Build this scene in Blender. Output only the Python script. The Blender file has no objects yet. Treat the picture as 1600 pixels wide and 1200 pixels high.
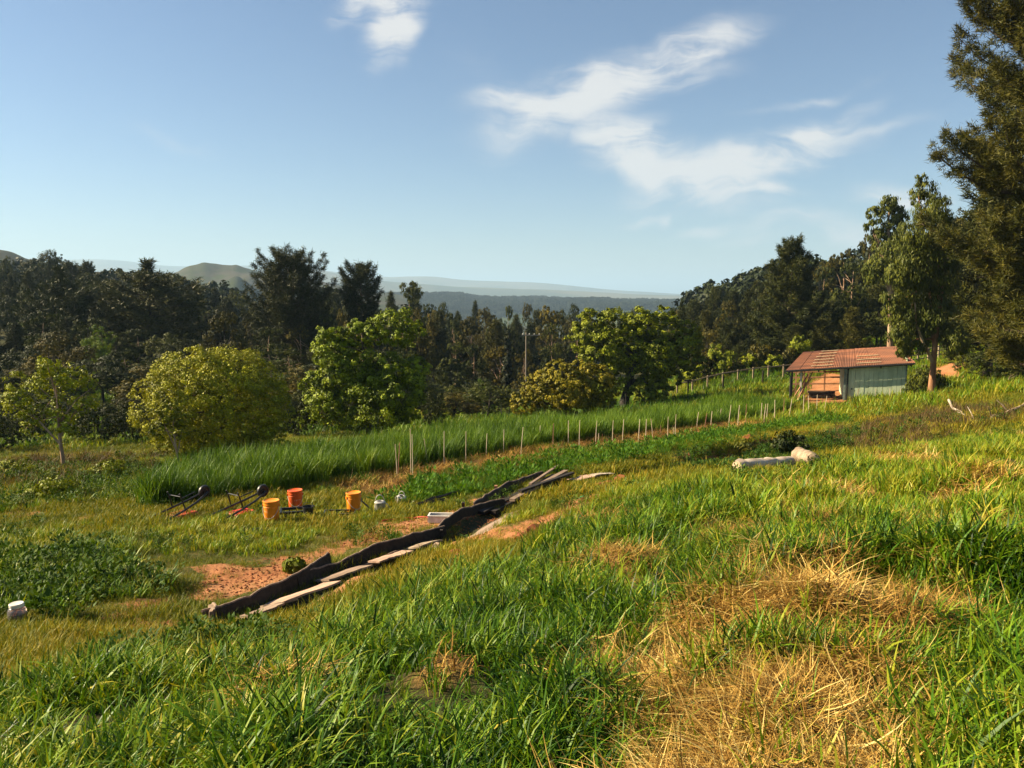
import bpy, math, random
import numpy as np
from mathutils import Vector, Matrix

random.seed(7)
RNG = np.random.default_rng(7)
SC = bpy.context.scene
COL = SC.collection
PI = math.pi
R = math.radians

# ------------------------------------------------------------------ camera
F = 1232.0                       # focal length in pixels of a 1600 wide frame
PITCH = math.atan(140.0 / F)     # horizon at row 460 of 1200
cam_d = bpy.data.cameras.new('camera')
cam_d.sensor_width = 36.0
cam_d.lens = 36.0 * F / 1600.0
cam_d.clip_start = 0.1
cam_d.clip_end = 60000.0
cam = bpy.data.objects.new('camera', cam_d)
COL.objects.link(cam)
cam.location = (0, 0, 0)
cam.rotation_euler = (PI / 2 - PITCH, 0, 0)
SC.camera = cam

# ------------------------------------------------------------------ light and exposure
SUN_EL = R(32.0)
SUN_H = Vector((-0.99, 0.10, 0)).normalized()       # horizontal direction towards the sun
SUN_DIR = Vector((SUN_H.x * math.cos(SUN_EL), SUN_H.y * math.cos(SUN_EL), math.sin(SUN_EL)))
sun_d = bpy.data.lights.new('sun', 'SUN')
sun_d.energy = 5.0
sun_d.angle = R(0.5)
sun_d.color = (1.0, 0.83, 0.56)
sun = bpy.data.objects.new('sun', sun_d)
COL.objects.link(sun)
sun.rotation_euler = SUN_DIR.to_track_quat('Z', 'Y').to_euler()
SC.view_settings.view_transform = 'Standard'
SC.view_settings.look = 'None'
SC.view_settings.exposure = 1.62
SC.view_settings.gamma = 1.0
SC.view_settings.use_curve_mapping = False
cy = SC.cycles
cy.max_bounces = 6
cy.diffuse_bounces = 1
cy.glossy_bounces = 2
cy.transmission_bounces = 4
cy.transparent_max_bounces = 6
cy.volume_bounces = 0
cy.caustics_reflective = False
cy.caustics_refractive = False
cy.use_denoising = True


class NT:
    """small helper to wire shader nodes"""
    def __init__(self, tree):
        self.t = tree
        self.t.nodes.clear()

    def n(self, kind, ins=None, **props):
        nd = self.t.nodes.new(kind)
        for k, v in props.items():
            setattr(nd, k, v)
        for k, v in (ins or {}).items():
            s = nd.inputs[k]
            if isinstance(v, bpy.types.NodeSocket):
                self.t.links.new(v, s)
            else:
                s.default_value = v
        return nd

    def math(self, op, a, b=0.0, c=0.0, clamp=False):
        nd = self.n('ShaderNodeMath', {0: a, 1: b, 2: c}, operation=op)
        nd.use_clamp = clamp
        return nd.outputs[0]

    def mapr(self, v, a, b, c=0.0, d=1.0, smooth=True):
        nd = self.n('ShaderNodeMapRange', {0: v, 1: a, 2: b, 3: c, 4: d})
        if smooth:
            nd.interpolation_type = 'SMOOTHSTEP'
        return nd.outputs[0]

    def mix(self, f, a, b, blend='MIX'):
        nd = self.n('ShaderNodeMix', data_type='RGBA', blend_type=blend)
        for i, v in ((0, f), (6, a), (7, b)):
            if isinstance(v, bpy.types.NodeSocket):
                self.t.links.new(v, nd.inputs[i])
            else:
                nd.inputs[i].default_value = v if i == 0 else (tuple(v) + (1,))[:4]
        return nd.outputs[2]

    def noise(self, vec, scale, detail=4, rough=0.55, dist=0.0):
        ins = {'Scale': scale, 'Detail': detail, 'Roughness': rough, 'Distortion': dist}
        if vec is not None:
            ins['Vector'] = vec
        return self.n('ShaderNodeTexNoise', ins).outputs[0]

    def ramp(self, f, stops):
        nd = self.n('ShaderNodeValToRGB', {0: f})
        cr = nd.color_ramp
        while len(cr.elements) > 1:
            cr.elements.remove(cr.elements[-1])
        for i, (p, c) in enumerate(stops):
            e = cr.elements[0] if i == 0 else cr.elements.new(p)
            e.position = p
            e.color = tuple(c) + (1,)
        return nd.outputs[0]


# ------------------------------------------------------------------ world: Nishita sky with wispy cirrus
world = bpy.data.worlds.new('World')
SC.world = world
world.use_nodes = True
W = NT(world.node_tree)
sky = W.n('ShaderNodeTexSky', sky_type='NISHITA', sun_disc=False)
sky.sun_elevation = SUN_EL
sky.sun_rotation = math.atan2(SUN_H.x, SUN_H.y)
sky.altitude = 120.0
sky.air_density = 1.0
sky.dust_density = 0.5
sky.ozone_density = 2.2
geo = W.n('ShaderNodeTexCoord').outputs['Generated']
sep = W.n('ShaderNodeSeparateXYZ', {0: geo})
ysafe = W.math('MAXIMUM', sep.outputs[1], 0.08)
U = W.math('DIVIDE', sep.outputs[0], ysafe)
V = W.math('DIVIDE', sep.outputs[2], ysafe)
uv = W.n('ShaderNodeCombineXYZ', {0: U, 1: V, 2: 0.0}).outputs[0]
warp = W.n('ShaderNodeTexNoise', {'Vector': uv, 'Scale': 5.0, 'Detail': 4.0, 'Roughness': 0.55})
wofs = W.n('ShaderNodeVectorMath', {0: warp.outputs[1], 1: (0.5, 0.5, 0.5)}, operation='SUBTRACT').outputs[0]
wofs = W.n('ShaderNodeVectorMath', {0: wofs, 'Scale': 0.10}, operation='SCALE').outputs[0]
uvw = W.n('ShaderNodeVectorMath', {0: uv, 1: wofs}, operation='ADD').outputs[0]


def sky_uv(px, py):
    cx, cy_ = (px - 800) / F, (600 - py) / F
    c, s = math.cos(PITCH), math.sin(PITCH)
    y, z = c + cy_ * s, -s + cy_ * c
    return cx / y, z / y


total = None
for (px, py, a, b, ang, amp) in [
        (612, 28, 62, 26, 62, 1.0), (560, -5, 50, 16, 38, .7), (620, -25, 60, 30, 40, .8), (606, 62, 32, 16, 110, .6),
        (905, 155, 115, 34, 22, .95), (1010, 108, 130, 26, 23, .85), (1080, 80, 70, 10, 25, .55), (795, 162, 56, 20, 10, .6), (870, 188, 50, 12, 5, .8),
        (862, 125, 34, 8, 48, .45), (1060, 125, 70, 16, 10, .45),
        (1000, 245, 95, 30, -28, .95), (975, 222, 45, 20, 25, .8), (1090, 280, 100, 26, -14, .9), (1165, 255, 140, 22, 14, .9),
        (1235, 222, 100, 14, 22, .75), (1320, 208, 95, 9, 8, .4), (1140, 303, 75, 15, 0, .8), (1010, 207, 14, 12, 40, .7),
        (1405, 297, 60, 13, 2, .75), (1225, 356, 80, 17, 8, .45), (1325, 366, 60, 18, -8, .5), (1105, 359, 40, 7, 0, .55), (1000, 335, 34, 6, 10, .4),
        (1035, 332, 16, 8, 40, .5),
        (265, 223, 60, 10, -12, .22), (1262, 158, 100, 6, 14, .3), (755, 125, 70, 30, -40, .12), (90, 448, 80, 6, 0, .25), (1085, 452, 14, 8, 30, .6), (940, 445, 10, 6, 0, .5)]:
    u0, v0 = sky_uv(px, py)
    m = W.n('ShaderNodeMapping', {'Vector': uvw, 'Location': (u0, v0, 0), 'Rotation': (0, 0, R(ang)), 'Scale': (1.12 * a / F, 1.25 * b / F, 1)}, vector_type='TEXTURE').outputs[0]
    ln = W.n('ShaderNodeVectorMath', {0: m}, operation='LENGTH').outputs[1]
    g = W.mapr(ln, 1.9, 0.0, 0.0, amp)
    total = g if total is None else W.math('MAXIMUM', total, g)
streak = W.n('ShaderNodeMapping', {'Vector': uvw, 'Rotation': (0, 0, R(-24)), 'Scale': (6.0, 36.0, 1)}).outputs[0]
st = W.noise(streak, 1.0, 7, 0.62, 0.6)
st2 = W.noise(uvw, 13.0, 7, 0.6)
tex = W.math('ADD', W.math('MULTIPLY', st, 1.15), W.math('MULTIPLY', st2, 0.75))
tex = W.mapr(tex, 0.52, 1.28)
cl = W.math('MULTIPLY', total, W.math('ADD', W.math('MULTIPLY', tex, 1.15), 0.05))
cl = W.mapr(cl, 0.0, 0.72)
front = W.mapr(sep.outputs[1], 0.12, 0.35)
cl = W.math('MULTIPLY', cl, front, clamp=True)
cl = W.math('MULTIPLY', cl, 0.95)
skyc = W.n('ShaderNodeHueSaturation', {'Saturation': 0.97, 'Value': 1.0, 'Color': sky.outputs[0]}).outputs[0]
skyc = W.mix(1.0, skyc, (.69, .75, .81), 'MULTIPLY')
skyc = W.mix(cl, skyc, (5.4, 5.35, 5.3))
bg = W.n('ShaderNodeBackground', {'Color': skyc, 'Strength': 0.05})
out = W.n('ShaderNodeOutputWorld', {0: bg.outputs[0]})

# ------------------------------------------------------------------ numeric helpers
_perm = np.random.default_rng(3).random(65536).astype(np.float64)


def vnoise(x, y):
    xi, yi = np.floor(x).astype(np.int64), np.floor(y).astype(np.int64)
    xf, yf = x - xi, y - yi
    xf, yf = xf * xf * (3 - 2 * xf), yf * yf * (3 - 2 * yf)

    def hh(a, b):
        return _perm[((a * 374761393 + b * 668265263) ^ ((a * 374761393 + b * 668265263) >> 13)) & 65535]
    v = (hh(xi, yi) * (1 - xf) + hh(xi + 1, yi) * xf) * (1 - yf) + (hh(xi, yi + 1) * (1 - xf) + hh(xi + 1, yi + 1) * xf) * yf
    return v * 2 - 1


def fbm(x, y, s, o=3):
    v = 0
    a = 1.0
    for i in range(o):
        v = v + a * vnoise(np.asarray(x, float) * s + 17.3 * i, np.asarray(y, float) * s - 9.1 * i)
        s *= 2.03
        a *= 0.5
    return v


def sstep(a, b, v):
    t = np.clip((v - a) / (b - a), 0, 1)
    return t * t * (3 - 2 * t)


def ray(px, py):
    cx, cy_ = (px - 800) / F, (600 - py) / F
    c, s = math.cos(PITCH), math.sin(PITCH)
    y, z = c + cy_ * s, -s + cy_ * c
    return np.array([cx / y, 1.0, z / y])


def P(px, py, D):
    return ray(px, py) * D


# ------------------------------------------------------------------ terrain height
CTRL = [  # (column, row, distance) of points of the slope
    (0, 1200, 3.3), (400, 1200, 3.1), (800, 1200, 2.9), (1200, 1200, 2.75), (1600, 1200, 2.6),
    (0, 1080, 4.9), (500, 1060, 4.7), (900, 1050, 4.1), (1300, 1040, 3.6), (1600, 1040, 3.4),
    (0, 1000, 7.0), (28, 975, 7.7), (200, 975, 8.1), (330, 978, 8.5), (420, 985, 7.8), (520, 905, 10.5), (600, 930, 8.2),
    (680, 845, 13), (800, 930, 6.4), (1100, 930, 5.1), (1500, 920, 4.9), (1400, 850, 6.3), (1600, 850, 6.8),
    (790, 860, 9.6), (870, 815, 11.2), (1000, 840, 8.2), (1000, 772, 11.8), (1140, 745, 12.5), (1200, 790, 9.2), (1290, 722, 14.5),
    (1500, 760, 9.8), (1650, 760, 10.5), (1450, 700, 15), (1650, 690, 16),
    (870, 762, 18), (930, 747, 20), (1000, 735, 21.5), (775, 795, 15.3),
    (425, 820, 15), (553, 804, 16), (250, 860, 12.5), (100, 880, 11.5), (-100, 930, 9.5), (0, 840, 14.5), (150, 800, 17.3), (-100, 790, 19), (240, 784, 17.5),
    (90, 755, 22.5), (0, 740, 25), (-150, 720, 30), (593, 804, 17), (620, 750, 21), (700, 780, 17.8), (400, 778, 18), (520, 742, 21.3),
    (760, 712, 25), (900, 720, 23.5), (900, 690, 28.5), (1000, 684, 30), (1100, 695, 27.5), (1100, 670, 33.5), (1180, 690, 26), (1240, 735, 18.5), (1140, 735, 18),
    (1235, 648, 42), (1330, 668, 30), (1400, 655, 33), (1330, 632, 44), (1420, 626, 44), (1460, 618, 42), (1300, 603, 50), (1310, 590, 54), (1490, 585, 52), (1500, 572, 58),
    (1500, 655, 25), (1600, 640, 26), (1560, 612, 34), (1700, 600, 32), (1380, 690, 22), (1900, 620, 20),
    (1100, 605, 60), (1220, 590, 60), (1150, 625, 47), (1060, 630, 48), (970, 645, 46),
    (400, 720, 27), (250, 745, 23), (600, 695, 30), (700, 668, 42), (700, 657, 52), (300, 700, 33), (500, 690, 34), (850, 665, 40), (850, 650, 50),
]
cp = np.array([P(*c) for c in CTRL] + [(0, 0, -1.62), (0, -5, -1.4), (8, -5, -0.9), (-8, -5, -2.6), (-9, 2, -3.0), (9, 2, -0.9), (20, 8, -1.4), (-20, 10, -4.6), (-20, -6, -4.0), (20, -6, 0.0)], float)


def _phi(r2):
    return 0.5 * r2 * np.log(r2 + 1e-9)


_cx, _cy, _cz = cp[:, 0], cp[:, 1], cp[:, 2]
_n = len(cp)
_K = _phi((_cx[:, None] - _cx) ** 2 + (_cy[:, None] - _cy) ** 2) + np.eye(_n) * 3.0
_Pm = np.stack([np.ones(_n), _cx, _cy], 1)
_A = np.block([[_K, _Pm], [_Pm.T, np.zeros((3, 3))]])
_w = np.linalg.solve(_A, np.concatenate([_cz, np.zeros(3)]))

AZ = np.array([-60.] + [math.degrees(math.atan((p - 800) / F)) for p in (-400, 0, 200, 400, 600, 800, 1000, 1200, 1400, 1600, 2000)] + [60.])
DN = np.log(np.array([30., 45, 60, 80, 100, 150, 300, 900, 12000]))
FT = np.array([
    # 30   45    60    80    100   150   300   900  12000
    [-5.5, -6.5, -7.0, -7.5, -6.0, -3.0, -2.0, -40, -60],
    [-5.5, -6.5, -7.0, -7.5, -6.0, -3.0, -2.0, -40, -60],
    [-5.8, -7.0, -7.3, -7.5, -6.0, -3.0, -4.0, -60, -60],
    [-5.8, -6.8, -7.2, -7.5, -6.5, -4.0, -10., -60, -60],
    [-5.8, -6.9, -7.5, -8.0, -7.5, -6.5, -20., -60, -60],
    [-5.8, -7.6, -9.0, -10., -11., -12., -28., -60, -60],
    [-5.8, -7.8, -9.4, -11., -12.5, -15., -30., -60, -60],
    [-5.7, -7.0, -7.9, -9.5, -11., -14., -28., -60, -60],
    [-5.5, -6.4, -6.3, -6.5, -6.5, -7.0, -12., -60, -60],
    [-4.8, -5.6, -5.2, -4.5, -3.8, -2.0, -5.0, -60, -60],
    [-3.8, -4.3, -4.0, -3.5, -2.5, 0.0, -2.0, -60, -60],
    [-2.5, -3.0, -2.5, -1.5, -1.0, 2.0, 2.0, -60, -60],
    [-1.0, -1.0, 0.0, 1.0, 2.0, 4.0, 4.0, -60, -60]])


def h(x, y):
    x = np.atleast_1d(np.asarray(x, float))
    y = np.atleast_1d(np.asarray(y, float))
    r = np.hypot(x, y)
    ang = np.degrees(np.arctan2(x, y))
    ang = np.where(np.abs(ang) > 120, np.sign(ang) * (180 - np.abs(ang)) * 1.0, ang)
    D = np.where(np.abs(ang) < 45, np.abs(y), r * 0.707)
    D = np.clip(D, 30.0, 12000)
    ai = np.clip(np.searchsorted(AZ, ang) - 1, 0, len(AZ) - 2)
    af = np.clip((ang - AZ[ai]) / (AZ[ai + 1] - AZ[ai]), 0, 1)
    lD = np.log(D)
    di = np.clip(np.searchsorted(DN, lD) - 1, 0, len(DN) - 2)
    df = np.clip((lD - DN[di]) / (DN[di + 1] - DN[di]), 0, 1)
    af = af * af * (3 - 2 * af)
    zf = (FT[ai, di] * (1 - df) + FT[ai, di + 1] * df) * (1 - af) + (FT[ai + 1, di] * (1 - df) + FT[ai + 1, di + 1] * df) * af
    k = sstep(42, 62, r)
    z = zf.copy()
    near = k < 1
    if near.any():
        xn, yn = x[near], y[near]
        zn = np.full(xn.shape, _w[_n]) + _w[_n + 1] * xn + _w[_n + 2] * yn
        for s in range(0, len(xn), 20000):
            e = slice(s, s + 20000)
            zn[e] += _phi((xn[e, None] - _cx) ** 2 + (yn[e, None] - _cy) ** 2) @ _w[:_n]
        z[near] = zn * (1 - k[near]) + zf[near] * k[near]
    bump = 0.05 * fbm(x, y, 0.9, 3) + 0.02 * fbm(x + 50, y, 4.0, 2)
    z = z + bump * sstep(0.5, 3, r) * (1 - 0.6 * sstep(60, 90, r)) + 0.25 * fbm(x, y, 0.09, 2) * sstep(55, 90, r)
    return z


def G(px, py, dmin=2.0, dmax=200.0):
    """first point of the slope met by the line of sight through a pixel"""
    d = ray(px, py)
    Ds = np.geomspace(dmin, dmax, 500)
    hz = h(d[0] * Ds, Ds)
    below = d[2] * Ds < hz
    if not below.any():
        return np.array([d[0] * 100, 100, h(d[0] * 100, 100)[0]])
    i = int(np.argmax(below))
    if i == 0:
        D = Ds[0]
    else:
        a = hz[i - 1] - d[2] * Ds[i - 1]
        b = hz[i] - d[2] * Ds[i]
        D = Ds[i - 1] + (Ds[i] - Ds[i - 1]) * (a / (a - b))
    return np.array([d[0] * D, D, h(d[0] * D, D)[0]])


def hz1(x, y):
    return float(h(x, y)[0])


def polyw(pts, dmin=2.0):
    return np.array([G(a, b, dmin)[:2] for a, b in pts])


def sdist(poly, x, y, closed=True):
    """signed distance to a polygon, positive inside (or plain distance to an open line)"""
    n = len(poly)
    best = np.full(x.shape, 1e9)
    ins = np.zeros(x.shape, bool)
    for i in range(n if closed else n - 1):
        a, b = poly[i], poly[(i + 1) % n]
        ex, ey = b - a
        wx, wy = x - a[0], y - a[1]
        t = np.clip((wx * ex + wy * ey) / (ex * ex + ey * ey + 1e-9), 0, 1)
        best = np.minimum(best, np.hypot(wx - ex * t, wy - ey * t))
        c = ((a[1] <= y) & (b[1] > y)) | ((b[1] <= y) & (a[1] > y))
        if closed and abs(ey) > 1e-9:
            ins ^= c & (x < a[0] + (y - a[1]) / ey * ex)
    return np.where(ins, best, -best) if closed else best


# ground regions, laid on the slope
def offset_line(line, d):
    t = np.gradient(line, axis=0)
    t /= np.linalg.norm(t, axis=1)[:, None]
    return line + np.stack([-t[:, 1], t[:, 0]], 1) * d


STRIP_NEAR = polyw([(228, 792), (310, 790), (400, 780), (460, 762), (520, 744), (620, 739), (700, 724), (760, 711), (830, 700), (900, 690), (1000, 680), (1090, 668), (1160, 655), (1235, 641)])
# world-space smoothing keeps the sown strip an even band
for _ in range(2):
    STRIP_NEAR[1:-1] = (STRIP_NEAR[:-2] + 2 * STRIP_NEAR[1:-1] + STRIP_NEAR[2:]) / 4
STRIP = np.concatenate([STRIP_NEAR, offset_line(STRIP_NEAR, 4.0)[::-1]])
MULCH = np.concatenate([offset_line(STRIP_NEAR, -0.25)[3:], offset_line(STRIP_NEAR, -2.6)[3:][::-1]])
CROP = polyw([(590, 790), (640, 792), (740, 775), (840, 748), (900, 738), (960, 728), (1040, 712), (1110, 698), (1200, 680), (1330, 664), (1300, 650), (1180, 672), (1060, 688), (900, 708), (760, 730), (660, 752)])
WHEAT = polyw([(-300, 1400), (-300, 1100), (0, 1090), (150, 1065), (260, 1050), (420, 1040), (540, 1000), (640, 955), (740, 910), (815, 868), (880, 822), (965, 790), (1060, 770), (1180, 765), (1330, 735), (1450, 700), (1600, 680), (2000, 670), (2200, 1400)])
SOILS = [polyw(p) for p in (
    [(190, 975), (300, 985), (370, 948), (470, 905), (540, 865), (470, 868), (330, 885), (250, 930)],
    [(520, 862), (620, 850), (700, 828), (780, 800), (840, 768), (760, 778), (650, 805), (560, 825), (500, 850)],
    [(780, 858), (820, 850), (870, 818), (860, 808), (800, 838)],
    [(860, 800), (900, 792), (990, 752), (1010, 735), (985, 735), (930, 765)],
    [(700, 855), (760, 850), (790, 836), (740, 836)],
    [(1440, 590), (1500, 592), (1518, 570), (1490, 566), (1450, 578)],
    [(1252, 632), (1330, 634), (1350, 588), (1290, 583), (1262, 600)],
    [(0, 815), (60, 812), (90, 795), (20, 800)],
)]
DITCH = polyw([(1040, 722), (1110, 700), (1200, 684), (1260, 676), (1330, 672)])
STRAWS = [polyw(p) for p in (
    [(980, 1400), (960, 1180), (1030, 1030), (1120, 975), (1180, 945), (1260, 925), (1380, 930), (1470, 935), (1500, 970), (1440, 1010), (1420, 1100), (1400, 1200), (1400, 1400)],
    [(890, 965), (910, 900), (960, 860), (1000, 880), (980, 940)],
    [(1230, 840), (1300, 820), (1360, 826), (1300, 850)],
    [(1460, 790), (1520, 750), (1600, 745), (1650, 770), (1560, 800)],
    [(420, 1112), (432, 1098), (462, 1102), (466, 1118)],
    [(680, 1056), (704, 1044), (716, 1060), (700, 1072)],
    [(80, 812), (150, 800), (170, 815), (110, 825)],
)]
STRAWS[0] = np.concatenate([[[.15, .5]], STRAWS[0][1:-1], [[1.05, .5]]])
PATHG = polyw([(0, 1060), (150, 1050), (330, 1010), (440, 985), (560, 920), (700, 870), (800, 840), (900, 800), (1000, 750)])

# mounds of cut straw on the bank
MOUNDS = []
for (px_, py_, r_, hh_) in [(1225, 925, .42, .20), (1330, 905, .35, .12), (1470, 915, .45, .15), (1560, 930, .4, .12), (1130, 985, .35, .14), (1255, 1010, .40, .20), (1200, 1075, .28, .12), (1330, 1090, .30, .16),
                            (1440, 1020, .35, .15), (1080, 1110, .25, .10), (1230, 1160, .25, .10), (960, 900, .4, .14), (1300, 845, .5, .14), (1500, 770, .7, .18), (430, 1100, .3, .10), (700, 1050, .25, .08), (1380, 960, .3, -.10), (1180, 1030, .25, -.10), (1290, 1060, .22, -.12), (1060, 1060, .3, -.08)]:
    g_ = G(px_, py_)
    MOUNDS.append((g_[0], g_[1], r_ * .8, hh_ * 1.35))
TRENCH = offset_line(polyw([(330, 972), (405, 950), (450, 930), (521, 890), (610, 862), (700, 832), (745, 803), (790, 785), (850, 752)]), -.38)
BRINK = offset_line(polyw([(880, 748), (960, 737), (1040, 722), (1110, 700), (1200, 684), (1260, 676), (1330, 672)]), -1.0)
_h0 = h


def h(x, y):
    x = np.atleast_1d(np.asarray(x, float))
    y = np.atleast_1d(np.asarray(y, float))
    z = _h0(x, y)
    for mx, my, mr, mh in MOUNDS:
        z = z + mh * np.exp(-((x - mx) ** 2 + (y - my) ** 2) / (mr * mr))
    nr_ = (np.hypot(x, y) < 40) & (y > 5)
    if nr_.any():
        xn, yn = x[nr_], y[nr_]
        z[nr_] -= .17 * np.exp(-(sdist(TRENCH, xn, yn, False) / .30) ** 4)
        z[nr_] -= 1.15 * np.exp(-(sdist(BRINK, xn, yn, False) / .9) ** 4)
    return z


# ------------------------------------------------------------------ materials
MATS = {}


def new_mat(name):
    m = bpy.data.materials.new(name)
    m.use_nodes = True
    MATS[name] = m
    return m, NT(m.node_tree)


def leaf_mat(name, stops, trans=0.35, rough=0.55, spec=0.25, inst=True, warm=(1.15, 1.05, 0.45)):
    """stops: colour ramp over the per-leaf tint; light also passes through thin leaves"""
    m, t = new_mat(name)
    a = t.n('ShaderNodeAttribute', attribute_name='tint', attribute_type='GEOMETRY').outputs['Fac']
    if inst:
        b = t.n('ShaderNodeAttribute', attribute_name='itint', attribute_type='INSTANCER').outputs['Fac']
    else:
        b = t.math('MULTIPLY', t.n('ShaderNodeObjectInfo').outputs['Random'], 0.35)
    f = t.math('ADD', t.math('MULTIPLY', a, 0.65), b, clamp=True)
    c = t.ramp(f, stops)
    pr = t.n('ShaderNodeBsdfPrincipled', {'Base Color': c, 'Roughness': rough, 'Specular IOR Level': spec * .7})
    c2 = t.mix(1.0, c, warm, 'MULTIPLY')
    tr = t.n('ShaderNodeBsdfTranslucent', {'Color': c2})
    mx = t.n('ShaderNodeMixShader', {0: trans, 1: pr.outputs[0], 2: tr.outputs[0]})
    t.n('ShaderNodeOutputMaterial', {0: mx.outputs[0]})
    return m


def plain_mat(name, c1, c2=None, scale=8.0, rough=0.8, metal=0.0, bump=0.3, spec=0.3, stretch=(1, 1, 1), alpha=None, bdist=0.01):
    m, t = new_mat(name)
    co = t.n('ShaderNodeTexCoord').outputs['Object']
    co = t.n('ShaderNodeMapping', {'Vector': co, 'Scale': stretch}).outputs[0]
    nz = t.noise(co, scale, 6, 0.65)
    c2 = c2 or tuple(v * 0.6 for v in c1)
    c = t.mix(t.mapr(nz, 0.35, 0.65), c2, c1)
    bm = t.n('ShaderNodeBump', {'Strength': bump, 'Distance': bdist, 'Height': nz}).outputs[0]
    ins = {'Base Color': c, 'Roughness': rough, 'Metallic': metal, 'Specular IOR Level': spec, 'Normal': bm}
    pr = t.n('ShaderNodeBsdfPrincipled', ins)
    t.n('ShaderNodeOutputMaterial', {0: pr.outputs[0]})
    return m


# greens: linear base colours
leaf_mat('wheat', [(0, (.012, .040, .003)), (.28, (.060, .150, .006)), (.58, (.17, .26, .009)), (1, (.38, .33, .03))], .28, .45, .25)
leaf_mat('short_grass', [(0, (.045, .080, .006)), (.35, (.12, .155, .008)), (.7, (.25, .225, .009)), (1, (.40, .28, .03))], .25)
leaf_mat('straw', [(0, (.09, .040, .008)), (.30, (.28, .145, .028)), (.65, (.50, .31, .07)), (1, (.72, .56, .20))], .12, .6, .2, warm=(1.1, .9, .6))
leaf_mat('rye', [(0, (.025, .07, .005)), (.4, (.10, .19, .008)), (.8, (.20, .29, .012)), (1, (.32, .34, .02))], .25, .5, .25)
leaf_mat('weed', [(0, (.022, .055, .006)), (.5, (.055, .105, .010)), (1, (.13, .17, .018))], .25, .6, .15)
leaf_mat('crop', [(0, (.028, .085, .006)), (.5, (.075, .17, .009)), (1, (.16, .22, .015))], .35, .6, .15)
leaf_mat('dead_scrub', [(0, (.05, .028, .012)), (.5, (.12, .075, .025)), (1, (.20, .15, .04))], .15)
leaf_mat('bush_yellow', [(0, (.03, .038, .003)), (.45, (.19, .20, .006)), (1, (.46, .44, .012))], .12, inst=False)
leaf_mat('bush_green', [(0, (.03, .048, .003)), (.45, (.19, .25, .007)), (1, (.42, .46, .014))], .15, inst=False)
leaf_mat('bush_rust', [(0, (.03, .030, .003)), (.45, (.17, .155, .007)), (1, (.36, .27, .011))], .12, inst=False)
leaf_mat('oak_leaf', [(0, (.026, .038, .003)), (.45, (.17, .20, .006)), (1, (.38, .40, .012))], .14, inst=False)
leaf_mat('pine_needle', [(0, (.014, .022, .005)), (.5, (.038, .048, .008)), (1, (.10, .090, .012))], .06, inst=False)
leaf_mat('pine_warm', [(0, (.016, .022, .004)), (.5, (.045, .050, .006)), (1, (.13, .105, .010))], .06, inst=False)
leaf_mat('forest_leaf', [(0, (.010, .017, .004)), (.5, (.038, .050, .007)), (1, (.14, .145, .012))], .12, inst=False)
leaf_mat('forest_warm', [(0, (.014, .016, .003)), (.5, (.065, .060, .006)), (1, (.20, .15, .012))], .12, inst=False)
leaf_mat('forest_bright', [(0, (.04, .085, .008)), (.5, (.085, .150, .012)), (1, (.14, .18, .02))], .35, inst=False)
leaf_mat('gum_leaf', [(0, (.028, .040, .006)), (.5, (.07, .085, .009)), (1, (.17, .175, .018))], .15, .5, .25, inst=False)
leaf_mat('cypress', [(0, (.008, .014, .005)), (.5, (.014, .022, .006)), (1, (.025, .035, .008))], .05, inst=False)
plain_mat('bark', (.11, .075, .05), (.045, .03, .02), 6, stretch=(1, 1, .2), bump=.6)
plain_mat('bark_pale', (.42, .30, .19), (.22, .12, .07), 2.5, stretch=(1, 1, .35), bump=.4)
plain_mat('bark_dark', (.035, .027, .02), None, 6, bump=.5)
plain_mat('bark_orange', (.36, .19, .09), (.19, .085, .04), 3, stretch=(1, 1, .3), bump=.4)
plain_mat('dead_wood', (.40, .31, .21), (.20, .14, .09), 5, stretch=(.5, 1, 1), bump=.5)
plain_mat('pale_log', (.56, .47, .36), (.33, .25, .18), 7, stretch=(.4, 2, 2), bump=.5)
plain_mat('log_end', (.55, .42, .28), (.33, .22, .13), 18, bump=.3)
plain_mat('board_weathered', (.30, .215, .15), (.16, .105, .07), 9, stretch=(.2, 2, 2), bump=.5)
plain_mat('board_dark', (.035, .026, .020), (.014, .011, .009), 9, stretch=(.2, 2, 2), bump=.5, rough=.75)  # near-black; on the edging boards it paints their shaded faces
plain_mat('board_pink', (.52, .34, .24), (.30, .19, .13), 7, stretch=(.25, 2, 2), bump=.4)
plain_mat('stake_wood', (.60, .50, .36), (.42, .32, .21), 10, stretch=(1, 1, .1))
plain_mat('stake_rust', (.34, .16, .10), (.22, .10, .06), 10, stretch=(1, 1, .1))
plain_mat('rust_roof', (.29, .115, .055), (.14, .060, .034), .7, rough=.75, bump=.15, stretch=(.6, 2.2, 1))
plain_mat('roof_pale', (.68, .55, .34), (.50, .36, .20), 6, rough=.6)
plain_mat('wall_green', (.55, .62, .40), (.42, .49, .31), 2.2, rough=.8, stretch=(2, 1, .5))
plain_mat('trim_green', (.20, .25, .20), (.12, .15, .12), 3)
plain_mat('trim_dark', (.030, .034, .032), None, 3)
plain_mat('post_white', (.62, .56, .47), (.45, .38, .3), 4)
plain_mat('timber_warm', (.38, .20, .10), (.22, .11, .05), 4, stretch=(1, 1, .2))
plain_mat('black_plastic', (.014, .014, .015), (.010, .010, .011), 4, rough=.45, spec=.5, bump=.1)
plain_mat('orange_plastic', (.85, .27, .012), (.70, .20, .01), 3, rough=.45, spec=.4, bump=.05)
plain_mat('orange_red_plastic', (.80, .12, .015), (.62, .085, .012), 3, rough=.45, spec=.4, bump=.05)
plain_mat('red_plastic', (.70, .035, .02), (.5, .025, .015), 3, rough=.5, bump=.05)
plain_mat('tray_red', (.62, .10, .035), (.4, .06, .02), 3, rough=.5, bump=.05)
plain_mat('label_paper', (.75, .70, .55), (.62, .52, .36), 12, rough=.6, bump=.05)
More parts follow.
